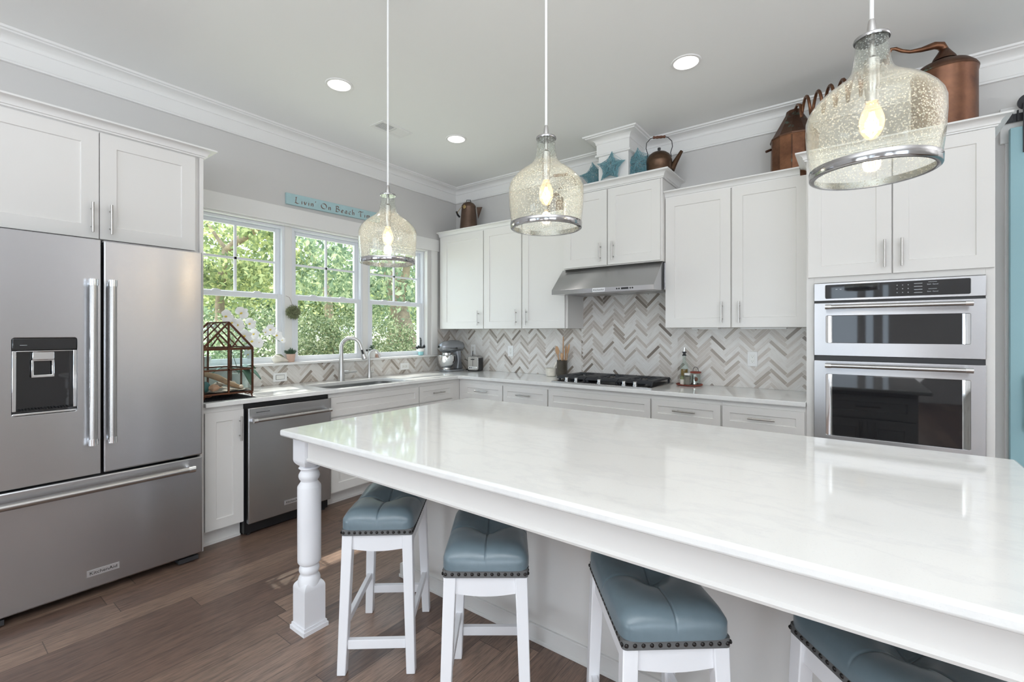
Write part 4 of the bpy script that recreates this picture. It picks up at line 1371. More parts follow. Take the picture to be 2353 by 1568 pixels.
# ------------------------------------------------------------------ barn door at the edge
c = thing('barn_door', 'blue sliding barn door beside the oven tower', 'door', (5.05, -0.07, 0))
d = build('door_slab', MB().box(4.597, -0.085, 0.012, 5.55, -0.047, 2.565), 'blue_door', c, bevel=0.002)
build('handle', MB().cyl((4.66, -0.115, 0.775), (4.66, -0.115, 1.107), 0.01, 12).cyl((4.66, -0.115, 0.82), (4.66, -0.086, 0.82), 0.007, 8).cyl((4.66, -0.115, 1.06), (4.66, -0.086, 1.06), 0.007, 8), 'nickel', d)
for x in (4.648, 5.44):
    build('hanger_strap', MB().box(x, -0.094, 2.41, x + 0.05, -0.0855, 2.70).cyl((x + 0.025, -0.075, 2.71), (x + 0.025, -0.06, 2.71), 0.045, 20), 'bmetal', c)
c = thing('barn_door_rail', 'black steel barn door rail over the blue door', 'rail', (5.5, -0.04, 2.63))
build('track', MB().box(4.575, -0.056, 2.607, 6.5, -0.047, 2.655), 'bmetal', c)
m = MB().box(4.575, -0.078, 2.607, 4.61, -0.0565, 2.655).box(4.628, -0.066, 2.607, 4.636, -0.0565, 2.672)
build('end_stop', m, 'bmetal', c, bevel=0.002)
m = MB()
for x in (4.593, 5.3, 6.1):
    m.cyl((x, -0.047, 2.632), (x, -0.0235, 2.632), 0.012, 12)
m.cyl((4.593, -0.078, 2.632), (4.593, -0.084, 2.632), 0.011, 12)
build('bolt', m, 'bmetal', c)
struct('trim_7', MB().box(4.566, -0.023, 2.498, 6.6, -0.0005, 2.71).box(4.588, -0.02, 0.0, 4.68, -0.0005, 2.4975), 'trim', bevel=0.002)
struct('baseboard_back', MB().box(4.4495, -0.016, 0, 4.5875, -0.0005, 0.13), 'trim')

# ------------------------------------------------------------------ things on top of the cabinets
TOPU, TOPH = 2.4285, 2.6465
# copper still
c = thing('copper_still', 'antique copper still with boiler, coiled tube and tank on the cabinet tops', 'still', (3.9, -0.35, 2.43))
m = MB().lathe([(0.142, 2.4295), (0.1435, 2.44), (0.1435, 2.825), (0.147, 2.83), (0.147, 2.838)], (4.27, -0.42, 0), 40)
boil = build('boiler', m, 'copper_boiler', c)
m = MB().lathe([(0.148, 2.8385), (0.149, 2.846), (0.14, 2.862), (0.115, 2.888), (0.08, 2.905), (0.055, 2.913)], (4.27, -0.42, 0), 40)
m.lathe([(0.056, 2.9135), (0.05, 2.93), (0.034, 2.955), (0.022, 2.975), (0.016, 2.985)], (4.27, -0.44, 0), 24)
build('boiler_cap', m, 'copper_dark', c)
arm = [(4.27, -0.44, 2.975), (4.255, -0.455, 2.998), (4.225, -0.475, 3.0), (4.165, -0.50, 2.985), (4.115, -0.515, 2.985), (4.08, -0.52, 3.0), (4.05, -0.525, 3.022), (4.03, -0.525, 3.026), (4.017, -0.525, 3.0), (4.014, -0.525, 2.94)]
N = 110
A0, A1 = Vector((4.00, -0.46, 2.925)), Vector((3.57, -0.36, 2.865))
for i in range(N):
    t = i / (N - 1)
    a = 2 * math.pi * 6.5 * t + 0.3
    p = A0.lerp(A1, t)
    rr = 0.072
    arm.append((p.x + 0.01 * math.cos(a), p.y - rr * math.cos(a), p.z + rr * math.sin(a) - 0.0))
arm += [(3.555, -0.30, 2.925), (3.53, -0.22, 2.965), (3.51, -0.165, 2.955)]
build('coil', MB().tube(arm, [0.02, 0.022, 0.02, 0.013] + [0.0095] * (len(arm) - 4), 12), 'copper', c, smooth=70)
tx, ty = 3.505, -0.158
m = MB().lathe([(0.149, 2.4295), (0.151, 2.45), (0.148, 2.735), (0.152, 2.742)], (tx, ty, 0), 12)
tank = build('condenser_tank', m, 'copper', c, smooth=20)
m = MB().lathe([(0.154, 2.7425), (0.155, 2.752), (0.146, 2.762), (0.055, 2.925), (0.052, 2.945), (0.046, 2.95)], (tx, ty, 0), 12)
build('tank_lid', m, 'copper_dark', c, smooth=20)
m = MB()
for k in range(6):
    a = 2 * math.pi * k / 6 + 0.26 + math.pi / 12
    m.tube([(tx + 0.149 * math.cos(a), ty + 0.149 * math.sin(a), 2.45), (tx + 0.147 * math.cos(a), ty + 0.147 * math.sin(a), 2.735)], 0.004, 6)
build('tank_seam', m, 'copper_dark', tank)
build('drain_spout', MB().cyl((tx - 0.145, ty - 0.02, 2.70), (tx - 0.175, ty - 0.04, 2.685), 0.009, 10), 'copper_dark', tank)

# coffee pot
x, y, z = 0.362, -0.175, TOPU
c = thing('coffee_pot', 'tall brown metal coffee pot on the corner wall cabinet', 'pot', (x, y, z))
build('body', MB().lathe([(0.104, 0.0006), (0.106, 0.01), (0.088, 0.22), (0.078, 0.325), (0.08, 0.33)], (0, 0, 0), 36), 'tin', c, local=True)
build('lid', MB().lathe([(0.081, 0.3305), (0.08, 0.345), (0.062, 0.37), (0.035, 0.385), (0, 0.388)], (0, 0, 0), 32), 'tin', c, local=True)
q = (0.8, 0.6)
build('lid_knob', MB().tube([(-0.025 * q[0], -0.025 * q[1], 0.382), (-0.022 * q[0], -0.022 * q[1], 0.412), (0.022 * q[0], 0.022 * q[1], 0.412), (0.025 * q[0], 0.025 * q[1], 0.382)], 0.005, 8), 'bmetal', c, local=True)
sp = MB()
vs = [(0.092 * q[0] + 0.03 * -q[1], 0.092 * q[1] + 0.03 * q[0], 0.325), (0.092 * q[0] - 0.03 * -q[1], 0.092 * q[1] - 0.03 * q[0], 0.325), (0.155 * q[0], 0.155 * q[1], 0.335), (0.107 * q[0], 0.107 * q[1], 0.2)]
build('spout', sp.add(vs, [(0, 1, 2), (0, 2, 3), (1, 3, 2), (0, 3, 1)]), 'tin', c, local=True)
build('handle_bail', MB().tube([(0.0, -0.098, 0.325), (-0.04, -0.10, 0.30), (-0.10, -0.075, 0.275), (-0.12 * q[0] - 0.0, -0.12 * q[1], 0.262)], 0.003, 6), 'brass', c, local=True)
build('bail_grip', MB().tube([(-0.115, -0.075, 0.285), (-0.125, -0.045, 0.255), (-0.118, -0.02, 0.235)], 0.011, 8), 'bmetal', c, local=True)
build('bail_ear', MB().sphere((0.02, -0.093, 0.315), 0.02, 0.006, 0.022, 12, 8), 'brass', c, local=True)
build('pour_handle', MB().box(-0.155, -0.035, 0.05, -0.1, -0.012, 0.085), 'handle_wood', c, bevel=0.004, local=True)

def kettle(label, x, y, z, rz, rot_spout=True):
    c = thing('tea_kettle', label, 'kettle', (x, y, z), rz)
    build('body', MB().lathe([(0.092, 0.0006), (0.098, 0.01), (0.101, 0.05), (0.1, 0.10), (0.103, 0.105), (0.102, 0.125), (0.098, 0.145), (0.097, 0.15)], (0, 0, 0), 40), 'copper_kettle', c, local=True)
    build('lid', MB().lathe([(0.097, 0.1505), (0.085, 0.172), (0.06, 0.192), (0.03, 0.202), (0, 0.204)], (0, 0, 0), 36), 'copper_kettle', c, local=True)
    build('lid_knob', MB().lathe([(0.008, 0.203), (0.009, 0.215), (0.013, 0.222), (0.012, 0.236), (0, 0.238)], (0, 0, 0), 16), 'bmetal', c, local=True)
    build('spout', MB().tube([(0.095, 0, 0.05), (0.125, 0, 0.105), (0.17, 0, 0.185), (0.178, 0, 0.196)], [0.03, 0.022, 0.014, 0.013], 14), 'copper_kettle', c, local=True)
    hp = [(-0.098, 0, 0.155), (-0.09, 0, 0.19), (-0.105, 0, 0.24), (-0.10, 0, 0.285), (-0.07, 0, 0.318), (-0.045, 0, 0.326), (0.045, 0, 0.326), (0.07, 0, 0.318), (0.10, 0, 0.285), (0.105, 0, 0.24), (0.09, 0, 0.19), (0.098, 0, 0.155)]
    h = build('bail_handle', MB().tube(hp, 0.0032, 8), 'bmetal', c, smooth=70, local=True)
    g = [(-0.05, 0, 0.326), (-0.044, 0, 0.326), (-0.03, 0, 0.326), (-0.015, 0, 0.326), (0, 0, 0.326), (0.015, 0, 0.326), (0.03, 0, 0.326), (0.044, 0, 0.326), (0.05, 0, 0.326)]
    build('grip', MB().tube(g, [0.009, 0.012, 0.009, 0.012, 0.010, 0.012, 0.009, 0.012, 0.009], 12), 'handle_wood', h, local=True)
    return c
kettle('brown copper tea kettle on the hood cabinet beside the blue stars', 2.553, -0.25, TOPH, R(25))
k2 = kettle('brown copper tea kettle mostly hidden behind the middle glass pendant', 1.553, -0.16, TOPU, R(20))
def grow(o, f):
    for ch in [q for q in bpy.data.objects if q.parent == o]:
        for v in ch.data.vertices:
            v.co *= f
        grow(ch, f)
grow(k2, 1.4)

def star(label, p, r, rot, lean, seed):
    random.seed(seed)
    c = thing('twine_star', label, 'star', p, 0, 'woven blue stars')
    P = []
    for k in range(10):
        a = math.pi / 2 + k * math.pi / 5 + rot
        rr = r if k % 2 == 0 else r * 0.46
        P.append(Vector((rr * math.cos(a), 0, rr * math.sin(a))))
    low = min(v.z for v in P)
    cx = Vector((0, 0, 0))
    mt = Matrix.Translation((0, 0, 0.004)) @ Matrix.Rotation(lean[1], 4, 'Z') @ Matrix.Rotation(-lean[0], 4, 'X') @ Matrix.Translation((0, 0, -low))
    rim = MB().tube([tuple(v) for v in P], 0.0024, 6, closed=True)
    build('wire_frame', rim.xf(mt), 'twine', c, local=True)
    m = MB()
    for side in (-0.028, 0.028):
        hub = Vector((0, side, 0))
        for v in P:
            m.tube([tuple(hub), tuple(v)], 0.0016, 4)
        for _ in range(210):
            k = random.randrange(10)
            a, b = P[k], P[(k + 1) % 10]
            def pt():
                w = sorted([random.random(), random.random()])
                kk = random.choice((k, k, (k + 1) % 10, (k - 1) % 10))
                A, Bq = P[kk], P[(kk + 1) % 10]
                return hub * w[0] + A * (w[1] - w[0]) + Bq * (1 - w[1])
            m.tube([tuple(pt()), tuple(pt())], 0.0014, 3)
    build('woven_twine', m.xf(mt), 'twine', c, local=True, smooth=0)
star('woven blue star leaning at the left end of the hood cabinet', (1.955, -0.25, TOPH + 0.002), 0.142, R(10), (R(10), R(14)), 1)
star('woven blue star standing in front, middle of the three', (2.182, -0.392, TOPH + 0.002), 0.134, R(-4), (R(3), R(1)), 2)
star('woven blue star leaning beside the copper kettle', (2.392, -0.31, TOPH + 0.002), 0.146, R(4), (R(8), R(6)), 3)

# ------------------------------------------------------------------ things on the back counter
ZK = 0.9145
# stand mixer, facing the room
c = thing('stand_mixer', 'silver stand mixer with a steel bowl in the counter corner', 'mixer', (0.195, -0.29, ZK), R(-8))
k = 0.93
build('base', MB().prism(rrect(-0.095, -0.125, 0.095, 0.15, 0.07), 'z', 0.0005, 0.022), 'mixer', c, bevel=0.006, local=True)
build('pedestal', MB().prism([(0.06, 0.02), (0.145, 0.02), (0.125, 0.12), (0.12, 0.235), (0.05, 0.235), (0.075, 0.12)], 'x', -0.042, 0.042), 'mixer', c, bevel=0.014, seg=3, local=True)
hd = MB().tube([(0, 0.165, 0.272), (0, 0.15, 0.275), (0, 0.09, 0.28), (0, 0.0, 0.28), (0, -0.08, 0.275), (0, -0.135, 0.268), (0, -0.15, 0.266)], [0.03, 0.058, 0.07, 0.072, 0.066, 0.05, 0.02], 24)
hd.v = [(a, b, 0.272 + (d - 0.272) * 0.95) for a, b, d in hd.v]
hh = build('head', hd, 'mixer', c, smooth=70, local=True)
build('trim_band', MB().tube([(0, 0.12, 0.262), (0, 0.03, 0.262), (0, -0.09, 0.26), (0, -0.136, 0.258)], [0.0665, 0.0725, 0.0655, 0.051], 24).xf(Matrix.Diagonal((1.02, 1, 0.16, 1)) @ Matrix.Translation((0, 0, 1.30))), 'chrome', hh, local=True, smooth=60)
build('attachment_hub', MB().cyl((0, -0.145, 0.27), (0, -0.165, 0.27), 0.02, 16), 'chrome', hh, local=True)
build('speed_knob', MB().sphere((0.07, 0.03, 0.258), 0.012), 'black', hh, local=True)
t = text_mb('KitchenAid', 0.017, 0.0004, 1.2).xf(face_mtx((0.0752, -0.015, 0.259), (0, 1, 0), (1, 0, 0)))
build('lettering', t, 'badge_ink', hh, smooth=0, local=True)
m = MB().lathe([(0.045, 0.0), (0.05, 0.004), (0.05, 0.03), (0.046, 0.034)], (0, -0.06, 0.178), 24)
build('planetary', m, 'chrome', hh, local=True)
build('beater', MB().cyl((0, -0.055, 0.10), (0, -0.055, 0.18), 0.008, 10), 'steel_bar', hh, local=True)
m = MB().lathe([(0.05, 0.023), (0.047, 0.03), (0.045, 0.042), (0.06, 0.05), (0.085, 0.08), (0.099, 0.12), (0.104, 0.178), (0.107, 0.18), (0.1055, 0.182), (0.1, 0.178), (0.096, 0.12), (0.08, 0.082), (0.05, 0.054), (0, 0.05)], (0, -0.06, 0), 40)
bw = build('bowl', m, 'chrome', c, local=True, smooth=50)
build('bowl_handle', MB().tube([(-0.10, -0.06, 0.165), (-0.125, -0.06, 0.155), (-0.128, -0.06, 0.12), (-0.115, -0.06, 0.09), (-0.094, -0.06, 0.085)], 0.006, 8), 'steel_bar', bw, local=True)
cd = build('power_cord', MB().tube([(0.25, -0.12, ZK + 0.13), (0.285, -0.05, ZK + 0.09), (0.30, -0.03, ZK + 0.02), (0.27, -0.12, ZK + 0.006), (0.24, -0.05, ZK + 0.02), (0.28, -0.018, ZK + 0.12), (0.286, -0.02, ZK + 0.22)], 0.0035, 6), 'rubber')
tag(cd, 'black power cord coiled between mixer and toaster', 'cord')

# toaster
c = thing('toaster', 'two-slice stainless toaster beside the mixer', 'toaster', (0.40, -0.105, ZK), R(16))
build('shell', MB().prism(rrect(-0.066, 0.012, 0.066, 0.168, 0.022), 'y', -0.062, 0.058), 'steel_bar', c, bevel=0.004, local=True)
build('side_cover', MB().box(-0.0705, -0.058, 0.006, -0.0665, 0.056, 0.15).box(0.0665, -0.058, 0.006, 0.0705, 0.056, 0.15).box(-0.062, -0.06, 0.0005, 0.062, 0.056, 0.0115), 'black', c, bevel=0.002, local=True)
f = build('front_panel', MB().prism(rrect(-0.062, 0.012, 0.062, 0.165, 0.02), 'y', -0.068, -0.0625), 'nickel', c, bevel=0.002, local=True)
build('lever_slot', MB().box(-0.0022, -0.0686, 0.06, 0.0022, -0.0681, 0.145).box(-0.024, -0.0686, 0.158, 0.022, -0.0681, 0.16), 'black', f, local=True)
build('lever', MB().box(-0.018, -0.088, 0.13, 0.022, -0.0688, 0.138), 'black', f, bevel=0.003, local=True)
build('control_strip', MB().prism(rrect(-0.052, 0.025, 0.052, 0.055, 0.014), 'y', -0.0695, -0.0685), 'badge', f, local=True)
build('dial', MB().cyl((0.034, -0.07, 0.04), (0.034, -0.084, 0.04), 0.014, 20), 'chrome', f, local=True)
build('buttons', MB().cyl((-0.012, -0.07, 0.04), (-0.012, -0.073, 0.04), 0.005, 12).cyl((-0.034, -0.07, 0.04), (-0.034, -0.073, 0.04), 0.007, 12), 'dkplastic', f, local=True)
build('bread_slots', MB().box(-0.045, -0.05, 0.1675, -0.012, 0.05, 0.1685).box(0.012, -0.05, 0.1675, 0.045, 0.05, 0.1685), 'black', c, local=True)

# utensil crock + spoons
cx_, cy_ = 1.535, -0.10
c = thing('utensil_crock', 'dark bronze ceramic crock of wooden spoons behind the cooktop', 'crock', (cx_, cy_, ZK))
build('jar', MB().lathe([(0.048, 0.0006), (0.051, 0.006), (0.052, 0.15), (0.054, 0.16), (0.0505, 0.163), (0.046, 0.155), (0.045, 0.01), (0, 0.008)], (0, 0, 0), 36), 'crock', c, local=True, smooth=50)
def spoon(label, dx, dy, lean, length, bw, bl, head=True, rz=0):
    s = thing('wooden_spoon', label, 'spoon', (cx_ + dx, cy_ + dy, ZK + 0.0095), rz, 'utensils in the crock')
    d = Vector(lean).normalized()
    a, b = Vector((0, 0, 0.006)), d * length
    build('shaft', MB().tube([a, b], [0.0055, 0.006], 10), 'wood_spoon', s, local=True)
    if head:
        m = MB().sphere((0, 0, 0), bw, 0.007, bl, 20, 12)
        q = Vector((0, 0, 1)).rotation_difference(d).to_matrix().to_4x4()
        q.translation = b + d * bl * 0.8
        build('bowl', m.xf(q @ Matrix.Rotation(R(-25), 4, 'Z')), 'wood_spoon', s, local=True)
    return s
spoon('large wooden spoon leaning left out of the crock', -0.012, 0.0, (-0.17, -0.02, 1), 0.215, 0.033, 0.045)
spoon('small round wooden spoon at the front of the crock', 0.006, -0.02, (0.02, -0.035, 1), 0.17, 0.022, 0.032)
spoon('thin wooden stick standing tallest in the crock', 0.0, 0.012, (0.0, 0.03, 1), 0.385, 0, 0, False)
spoon('pale wooden spatula leaning right out of the crock', 0.015, 0.004, (0.20, 0.0, 1), 0.225, 0.014, 0.055)
spoon('narrow wooden spoon at the back of the crock', 0.006, 0.02, (0.07, 0.05, 1), 0.215, 0.017, 0.045)

c = thing('mortar_and_pestle', 'pale marble mortar and pestle beside the bronze crock', 'mortar', (1.417, -0.115, ZK))
build('bowl', MB().lathe([(0.043, 0.0006), (0.05, 0.004), (0.055, 0.03), (0.056, 0.075), (0.057, 0.08), (0.05, 0.08), (0.047, 0.035), (0, 0.022)], (0, 0, 0), 32), 'marble', c, local=True, smooth=50)
build('pestle', MB().tube([(0.01, 0, 0.034), (0.03, 0.0, 0.075), (0.062, 0, 0.135), (0.07, 0, 0.147)], [0.013, 0.009, 0.012, 0.006], 14), 'marble', c, local=True)

# tray with oil and spices
TX, TY = 2.757, -0.112
c = thing('serving_tray', 'small round red carved tray under the oil bottle and spice jars', 'tray', (TX, TY, ZK))
m = MB().lathe([(0.0, 0.0006), (0.092, 0.0006), (0.099, 0.006), (0.098, 0.010), (0.09, 0.006), (0, 0.0055)], (0, 0, 0), 48)
build('plate', m, 'red_tray', c, local=True)
m = MB()
for k_ in range(36):
    a = 2 * math.pi * k_ / 36
    m.sphere((0.098 * math.cos(a), 0.098 * math.sin(a), 0.0095), 0.007, 0.007, 0.005, 8, 6)
build('carved_rim', m, 'red_tray', c, local=True)
ZY = ZK + 0.0062
c = thing('oil_bottle', 'tall glass oil bottle with a pour spout on the red tray', 'bottle', (2.713, TY + 0.012, ZY))
build('glass', MB().lathe([(0.0285, 0.0), (0.0305, 0.004), (0.0305, 0.15), (0.026, 0.17), (0.0145, 0.185), (0.0125, 0.225), (0.0145, 0.228), (0.0145, 0.236), (0, 0.236)], (0, 0, 0), 28), 'bottle', c, local=True, smooth=50)
build('oil_fill', MB().lathe([(0.0, 0.004), (0.027, 0.004), (0.027, 0.125), (0, 0.125)], (0, 0, 0), 28), 'oil', c, local=True)
build('stopper', MB().lathe([(0.017, 0.2365), (0.017, 0.244), (0.011, 0.247), (0.011, 0.26), (0.0175, 0.263), (0.0175, 0.27), (0, 0.27)], (0, 0, 0), 18), 'black', c, local=True)
build('pour_spout', MB().cyl((0, 0, 0.27), (0.003, 0, 0.305), 0.0055, 10), 'chrome', c, local=True)
c = thing('spice_jar', 'hexagonal glass jar of ground pepper with a white lid, front of the red tray', 'jar', (2.752, TY - 0.038, ZY), R(20))
build('glass', MB().lathe([(0.029, 0.0), (0.031, 0.003), (0.031, 0.072), (0.024, 0.08), (0.0, 0.08)], (0, 0, 0), 6), 'bottle', c, local=True, smooth=0)
build('pepper_fill', MB().lathe([(0.0, 0.003), (0.0275, 0.003), (0.0275, 0.07), (0, 0.07)], (0, 0, 0), 6), 'pepper', c, local=True, smooth=0)
build('lid', MB().lathe([(0.024, 0.0805), (0.025, 0.083), (0.025, 0.096), (0.022, 0.098), (0, 0.098)], (0, 0, 0), 24), 'white', c, local=True)
c = thing('spice_shaker', 'small cream and green shaker at the edge of the red tray', 'shaker', (2.712, TY - 0.046, ZY))
build('body', MB().lathe([(0.0155, 0.0), (0.017, 0.003), (0.016, 0.045), (0, 0.045)], (0, 0, 0), 18), 'marble', c, local=True)
build('cap', MB().lathe([(0.0165, 0.0452), (0.017, 0.055), (0.014, 0.068), (0.006, 0.074), (0, 0.075)], (0, 0, 0), 18), 'moss', c, local=True)
c = thing('glass_canister', 'round glass canister with a wooden lid and wire handle on the red tray', 'canister', (2.806, TY + 0.005, ZY))
build('glass', MB().lathe([(0.034, 0.0), (0.036, 0.003), (0.036, 0.092), (0.033, 0.096), (0, 0.096)], (0, 0, 0), 28), 'bottle', c, local=True, smooth=50)
build('shaker_insert', MB().lathe([(0.0, 0.004), (0.018, 0.004), (0.018, 0.03), (0.017, 0.032), (0.017, 0.06), (0.018, 0.062), (0.018, 0.09), (0, 0.09)], (-0.008, -0.008, 0), 18), 'chrome', c, local=True)
build('lid', MB().lathe([(0.041, 0.0965), (0.043, 0.1), (0.043, 0.107), (0.038, 0.111), (0, 0.112)], (0, 0, 0), 28), 'red_tray', c, local=True)
build('lid_handle', MB().tube([(0.022 * math.cos(R(a)), 0, 0.111 + 0.036 * math.sin(R(a))) for a in range(0, 181, 15)], 0.0022, 8), 'bmetal', c, local=True)
build('medallion', MB().sphere((0.012, -0.032, 0.05), 0.014, 0.006, 0.018, 12, 8), 'handle_wood', c, local=True)

# ------------------------------------------------------------------ terrarium, mat, orchid at the window counter
c = thing('metal_mat', 'dark pierced metal mat under the copper terrarium', 'mat', (0.42, -2.74, ZK))
m = MB().box(0.195, -2.897, ZK + 0.0004, 0.602, -2.583, ZK + 0.002)
build('plate', m, 'black', c)
m = MB()
for i in range(27):
    for j in range(20):
        x = 0.21 + i * 0.0147; y = -2.885 + j * 0.0152
        m.box(x, y, ZK + 0.002, x + 0.008, y + 0.0075, ZK + 0.0042)
build('raised_weave', m, 'bmetal', c)
X0, X1, Y0, Y1 = 0.235, 0.57, -2.887, -2.590
ZB_, ZE, ZR = 0.953, 1.252, 1.419
c = thing('terrarium', 'copper-framed glass house terrarium with shells and driftwood by the refrigerator', 'terrarium', (0.40, -2.7385, ZK + 0.0045))
ym = (Y0 + Y1) / 2
b_ = 0.0055
def bar(m, a, b, r=b_):
    m.tube([a, b], r * 1.3, 4)
fm = MB()
for x in (X0, X1):
    for y in (Y0, Y1):
        bar(fm, (x, y, ZB_), (x, y, ZE), 0.006)
    for z in (ZB_, 1.107, ZE - 0.008):
        bar(fm, (x, Y0, z), (x, Y1, z), 0.0055 if z < 1.2 else 0.008)
    bar(fm, (x, ym, ZB_), (x, ym, ZR), 0.0055)
    ap_ = (x, ym, ZR)
    for y in (Y0, Y1):
        bar(fm, (x, y, ZE), ap_, 0.006)
    for y, s in ((Y0, 1), (Y1, -1)):
        bar(fm, (x, y + s * 0.072, ZE + 0.082), (x, ym - s * 0.022, ZE + 0.002), 0.0042)
for y in (Y0, Y1):
    for z in (ZB_, 1.107, ZE):
        bar(fm, (X0, y, z), (X1, y, z), 0.0055)
    bar(fm, (0.4, y, ZB_), (0.4, y, ZE))
    for x in (0.34, 0.455):
        bar(fm, (x, y, ZE), (x, ym, ZR), 0.004)
bar(fm, (X0, ym, ZR), (X1, ym, ZR))
build('frame', fm, 'terr', c, smooth=20)
g = MB()
g.box(X1 - 0.0012, Y0, ZB_, X1 + 0.0012, Y1, ZE).box(X0 - 0.0012, Y0, ZB_, X0 + 0.0012, Y1, ZE).box(X0, Y0 - 0.0012, ZB_, X1, Y0 + 0.0012, ZE).box(X0, Y1 - 0.0012, ZB_, X1, Y1 + 0.0012, ZE)
for y in (Y0, Y1):
    g.add([(X0, y, ZE), (X1, y, ZE), (X1, ym, ZR), (X0, ym, ZR)], [(0, 1, 2, 3)])
for x in (X0, X1):
    g.add([(x, Y0, ZE), (x, Y1, ZE), (x, ym, ZR)], [(0, 1, 2)])
build('glass_panes', g, 'tglass', c, smooth=0)
build('tray', MB().box(X0 + 0.003, Y0 + 0.003, ZB_ - 0.004, X1 - 0.003, Y1 - 0.003, ZB_ + 0.003), 'terr', c)
for x, sx in ((X0, 1), (X1, -1)):
    for y, sy in ((Y0, 1), (Y1, -1)):
        m = MB().tube([(x, y, ZB_ - 0.006), (x, y + sy * 0.006, ZB_ - 0.018), (x, y + sy * 0.002, ZK + 0.008), (x, y, ZK + 0.005)], [0.009, 0.006, 0.004, 0.006], 8)
        m.tube([(x, y + sy * 0.004, ZB_ - 0.008), (x, y + sy * 0.03, ZB_ - 0.012), (x, y + sy * 0.05, ZB_ - 0.008)], [0.006, 0.004, 0.003], 6)
        build('foot', m, 'terr', c)
random.seed(8)
nx, ny = 16, 14
vs = [(X0 + 0.006 + (X1 - X0 - 0.012) * i / nx, Y0 + 0.006 + (Y1 - Y0 - 0.012) * j / ny, ZB_ + 0.012 + 0.008 * math.sin(i * 0.8) * math.cos(j * 0.7) + random.uniform(0, 0.004)) for j in range(ny + 1) for i in range(nx + 1)]
build('sand_bed', MB().add(vs, [(j * (nx + 1) + i, j * (nx + 1) + i + 1, (j + 1) * (nx + 1) + i + 1, (j + 1) * (nx + 1) + i) for j in range(ny) for i in range(nx)]), 'sand', c)
w = build('driftwood', MB().tube([(0.50, -2.625, 0.972), (0.49, -2.70, 1.01), (0.47, -2.77, 1.055), (0.46, -2.84, 1.082), (0.45, -2.878, 1.088)], [0.012, 0.016, 0.02, 0.016, 0.008], 10), 'drift')
tag(w, 'long curved stick of driftwood lying inside the terrarium', 'driftwood')
def shellobj(label, p, r, mat, sq=(1, 1, 1), rz=0):
    m = MB()
    n = 10
    pts, rad = [], []
    for i in range(n + 1):
        t = i / n
        pts.append((-r + 2 * r * t, 0, 0))
        rad.append(r * (0.12 + 0.75 * math.sin(math.pi * min(1, t * 1.25)) ** 0.8 * (1 + 0.14 * math.sin(t * 22))) if t < 0.95 else r * 0.05)
    m.tube(pts, rad, 16)
    m.xf(Matrix.Translation(p) @ Matrix.Rotation(rz, 4, 'Z') @ Matrix.Diagonal((*sq, 1)))
    o = build('seashell', m, mat, smooth=70)
    return tag(o, label, 'shell')
shellobj('large orange-pink seashell at the front of the terrarium', (0.525, -2.80, 0.992), 0.036, 'shell_pink', (1.2, 1, 0.8), R(70))
shellobj('pale round seashell in the right rear of the terrarium', (0.40, -2.64, 0.995), 0.028, 'shell', (1, 1, 0.9), R(20))
shellobj('small spiral seashell near the right corner of the terrarium', (0.515, -2.635, 0.985), 0.016, 'shell', (1.1, 1, 0.9), R(110))
shellobj('grey seashell lying behind the pink shell in the terrarium', (0.43, -2.74, 1.0), 0.028, 'sand', (1.4, 1, 0.8), R(60))
s_ = build('stone', MB().sphere((0.505, -2.853, 1.0), 0.024, 0.03, 0.036, 14, 10), 'seaglass')
tag(s_, 'teal stone beside the pink shell in the terrarium', 'stone')

# orchid behind the terrarium
c = thing('orchid', 'white moth orchid in a white pot behind the terrarium', 'orchid', (0.15, -2.50, ZK))
build('pot', MB().lathe([(0.05, 0.0006), (0.058, 0.01), (0.066, 0.125), (0.069, 0.13), (0.06, 0.13), (0.055, 0.11), (0, 0.11)], (0.15, -2.50, ZK), 28), 'white', c)
def leaf_mb(base, tip, width, droop):
    b, t = Vector(base), Vector(tip)
    d = t - b
    side = d.cross(Vector((0, 0, 1))).normalized()
    vs, n = [], 12
    for i in range(n + 1):
        k = i / n
        p = b + d * k + Vector((0, 0, droop * math.sin(math.pi * k)))
        w_ = width * math.sin(math.pi * min(0.98, 0.08 + k * 0.92)) ** 0.6
        for q in (-1, -0.5, 0, 0.5, 1):
            vs.append(tuple(p + side * w_ * q + Vector((0, 0, 0.18 * w_ * q * q))))
    return MB().add(vs, [(i * 5 + j, i * 5 + j + 1, (i + 1) * 5 + j + 1, (i + 1) * 5 + j) for i in range(n) for j in range(4)])
for bs, tp, w_, dr in (((0.15, -2.50, 1.05), (0.27, -2.395, 1.00), 0.032, 0.05), ((0.15, -2.50, 1.05), (0.13, -2.68, 1.05), 0.03, 0.05), ((0.15, -2.49, 1.05), (0.28, -2.47, 0.965), 0.03, 0.06), ((0.15, -2.50, 1.05), (0.10, -2.36, 1.07), 0.028, 0.04)):
    o = build('leaf', leaf_mb(bs, tp, w_, dr), 'oleaf', c, smooth=80)
    sm = o.modifiers.new('thick', 'SOLIDIFY'); sm.thickness = 0.003
sA = [(0.15, -2.50, 1.04), (0.17, -2.56, 1.22), (0.19, -2.585, 1.38), (0.2, -2.565, 1.47), (0.215, -2.51, 1.45), (0.22, -2.47, 1.36), (0.23, -2.43, 1.26)]
sB = [(0.2, -2.525, 1.43), (0.2, -2.47, 1.40), (0.2, -2.41, 1.372), (0.205, -2.35, 1.36), (0.21, -2.29, 1.335), (0.21, -2.25, 1.30), (0.21, -2.225, 1.28)]
build('flower_stem', MB().tube(sA, 0.0025, 8).tube(sB, 0.002, 8), 'stem', c, smooth=80)
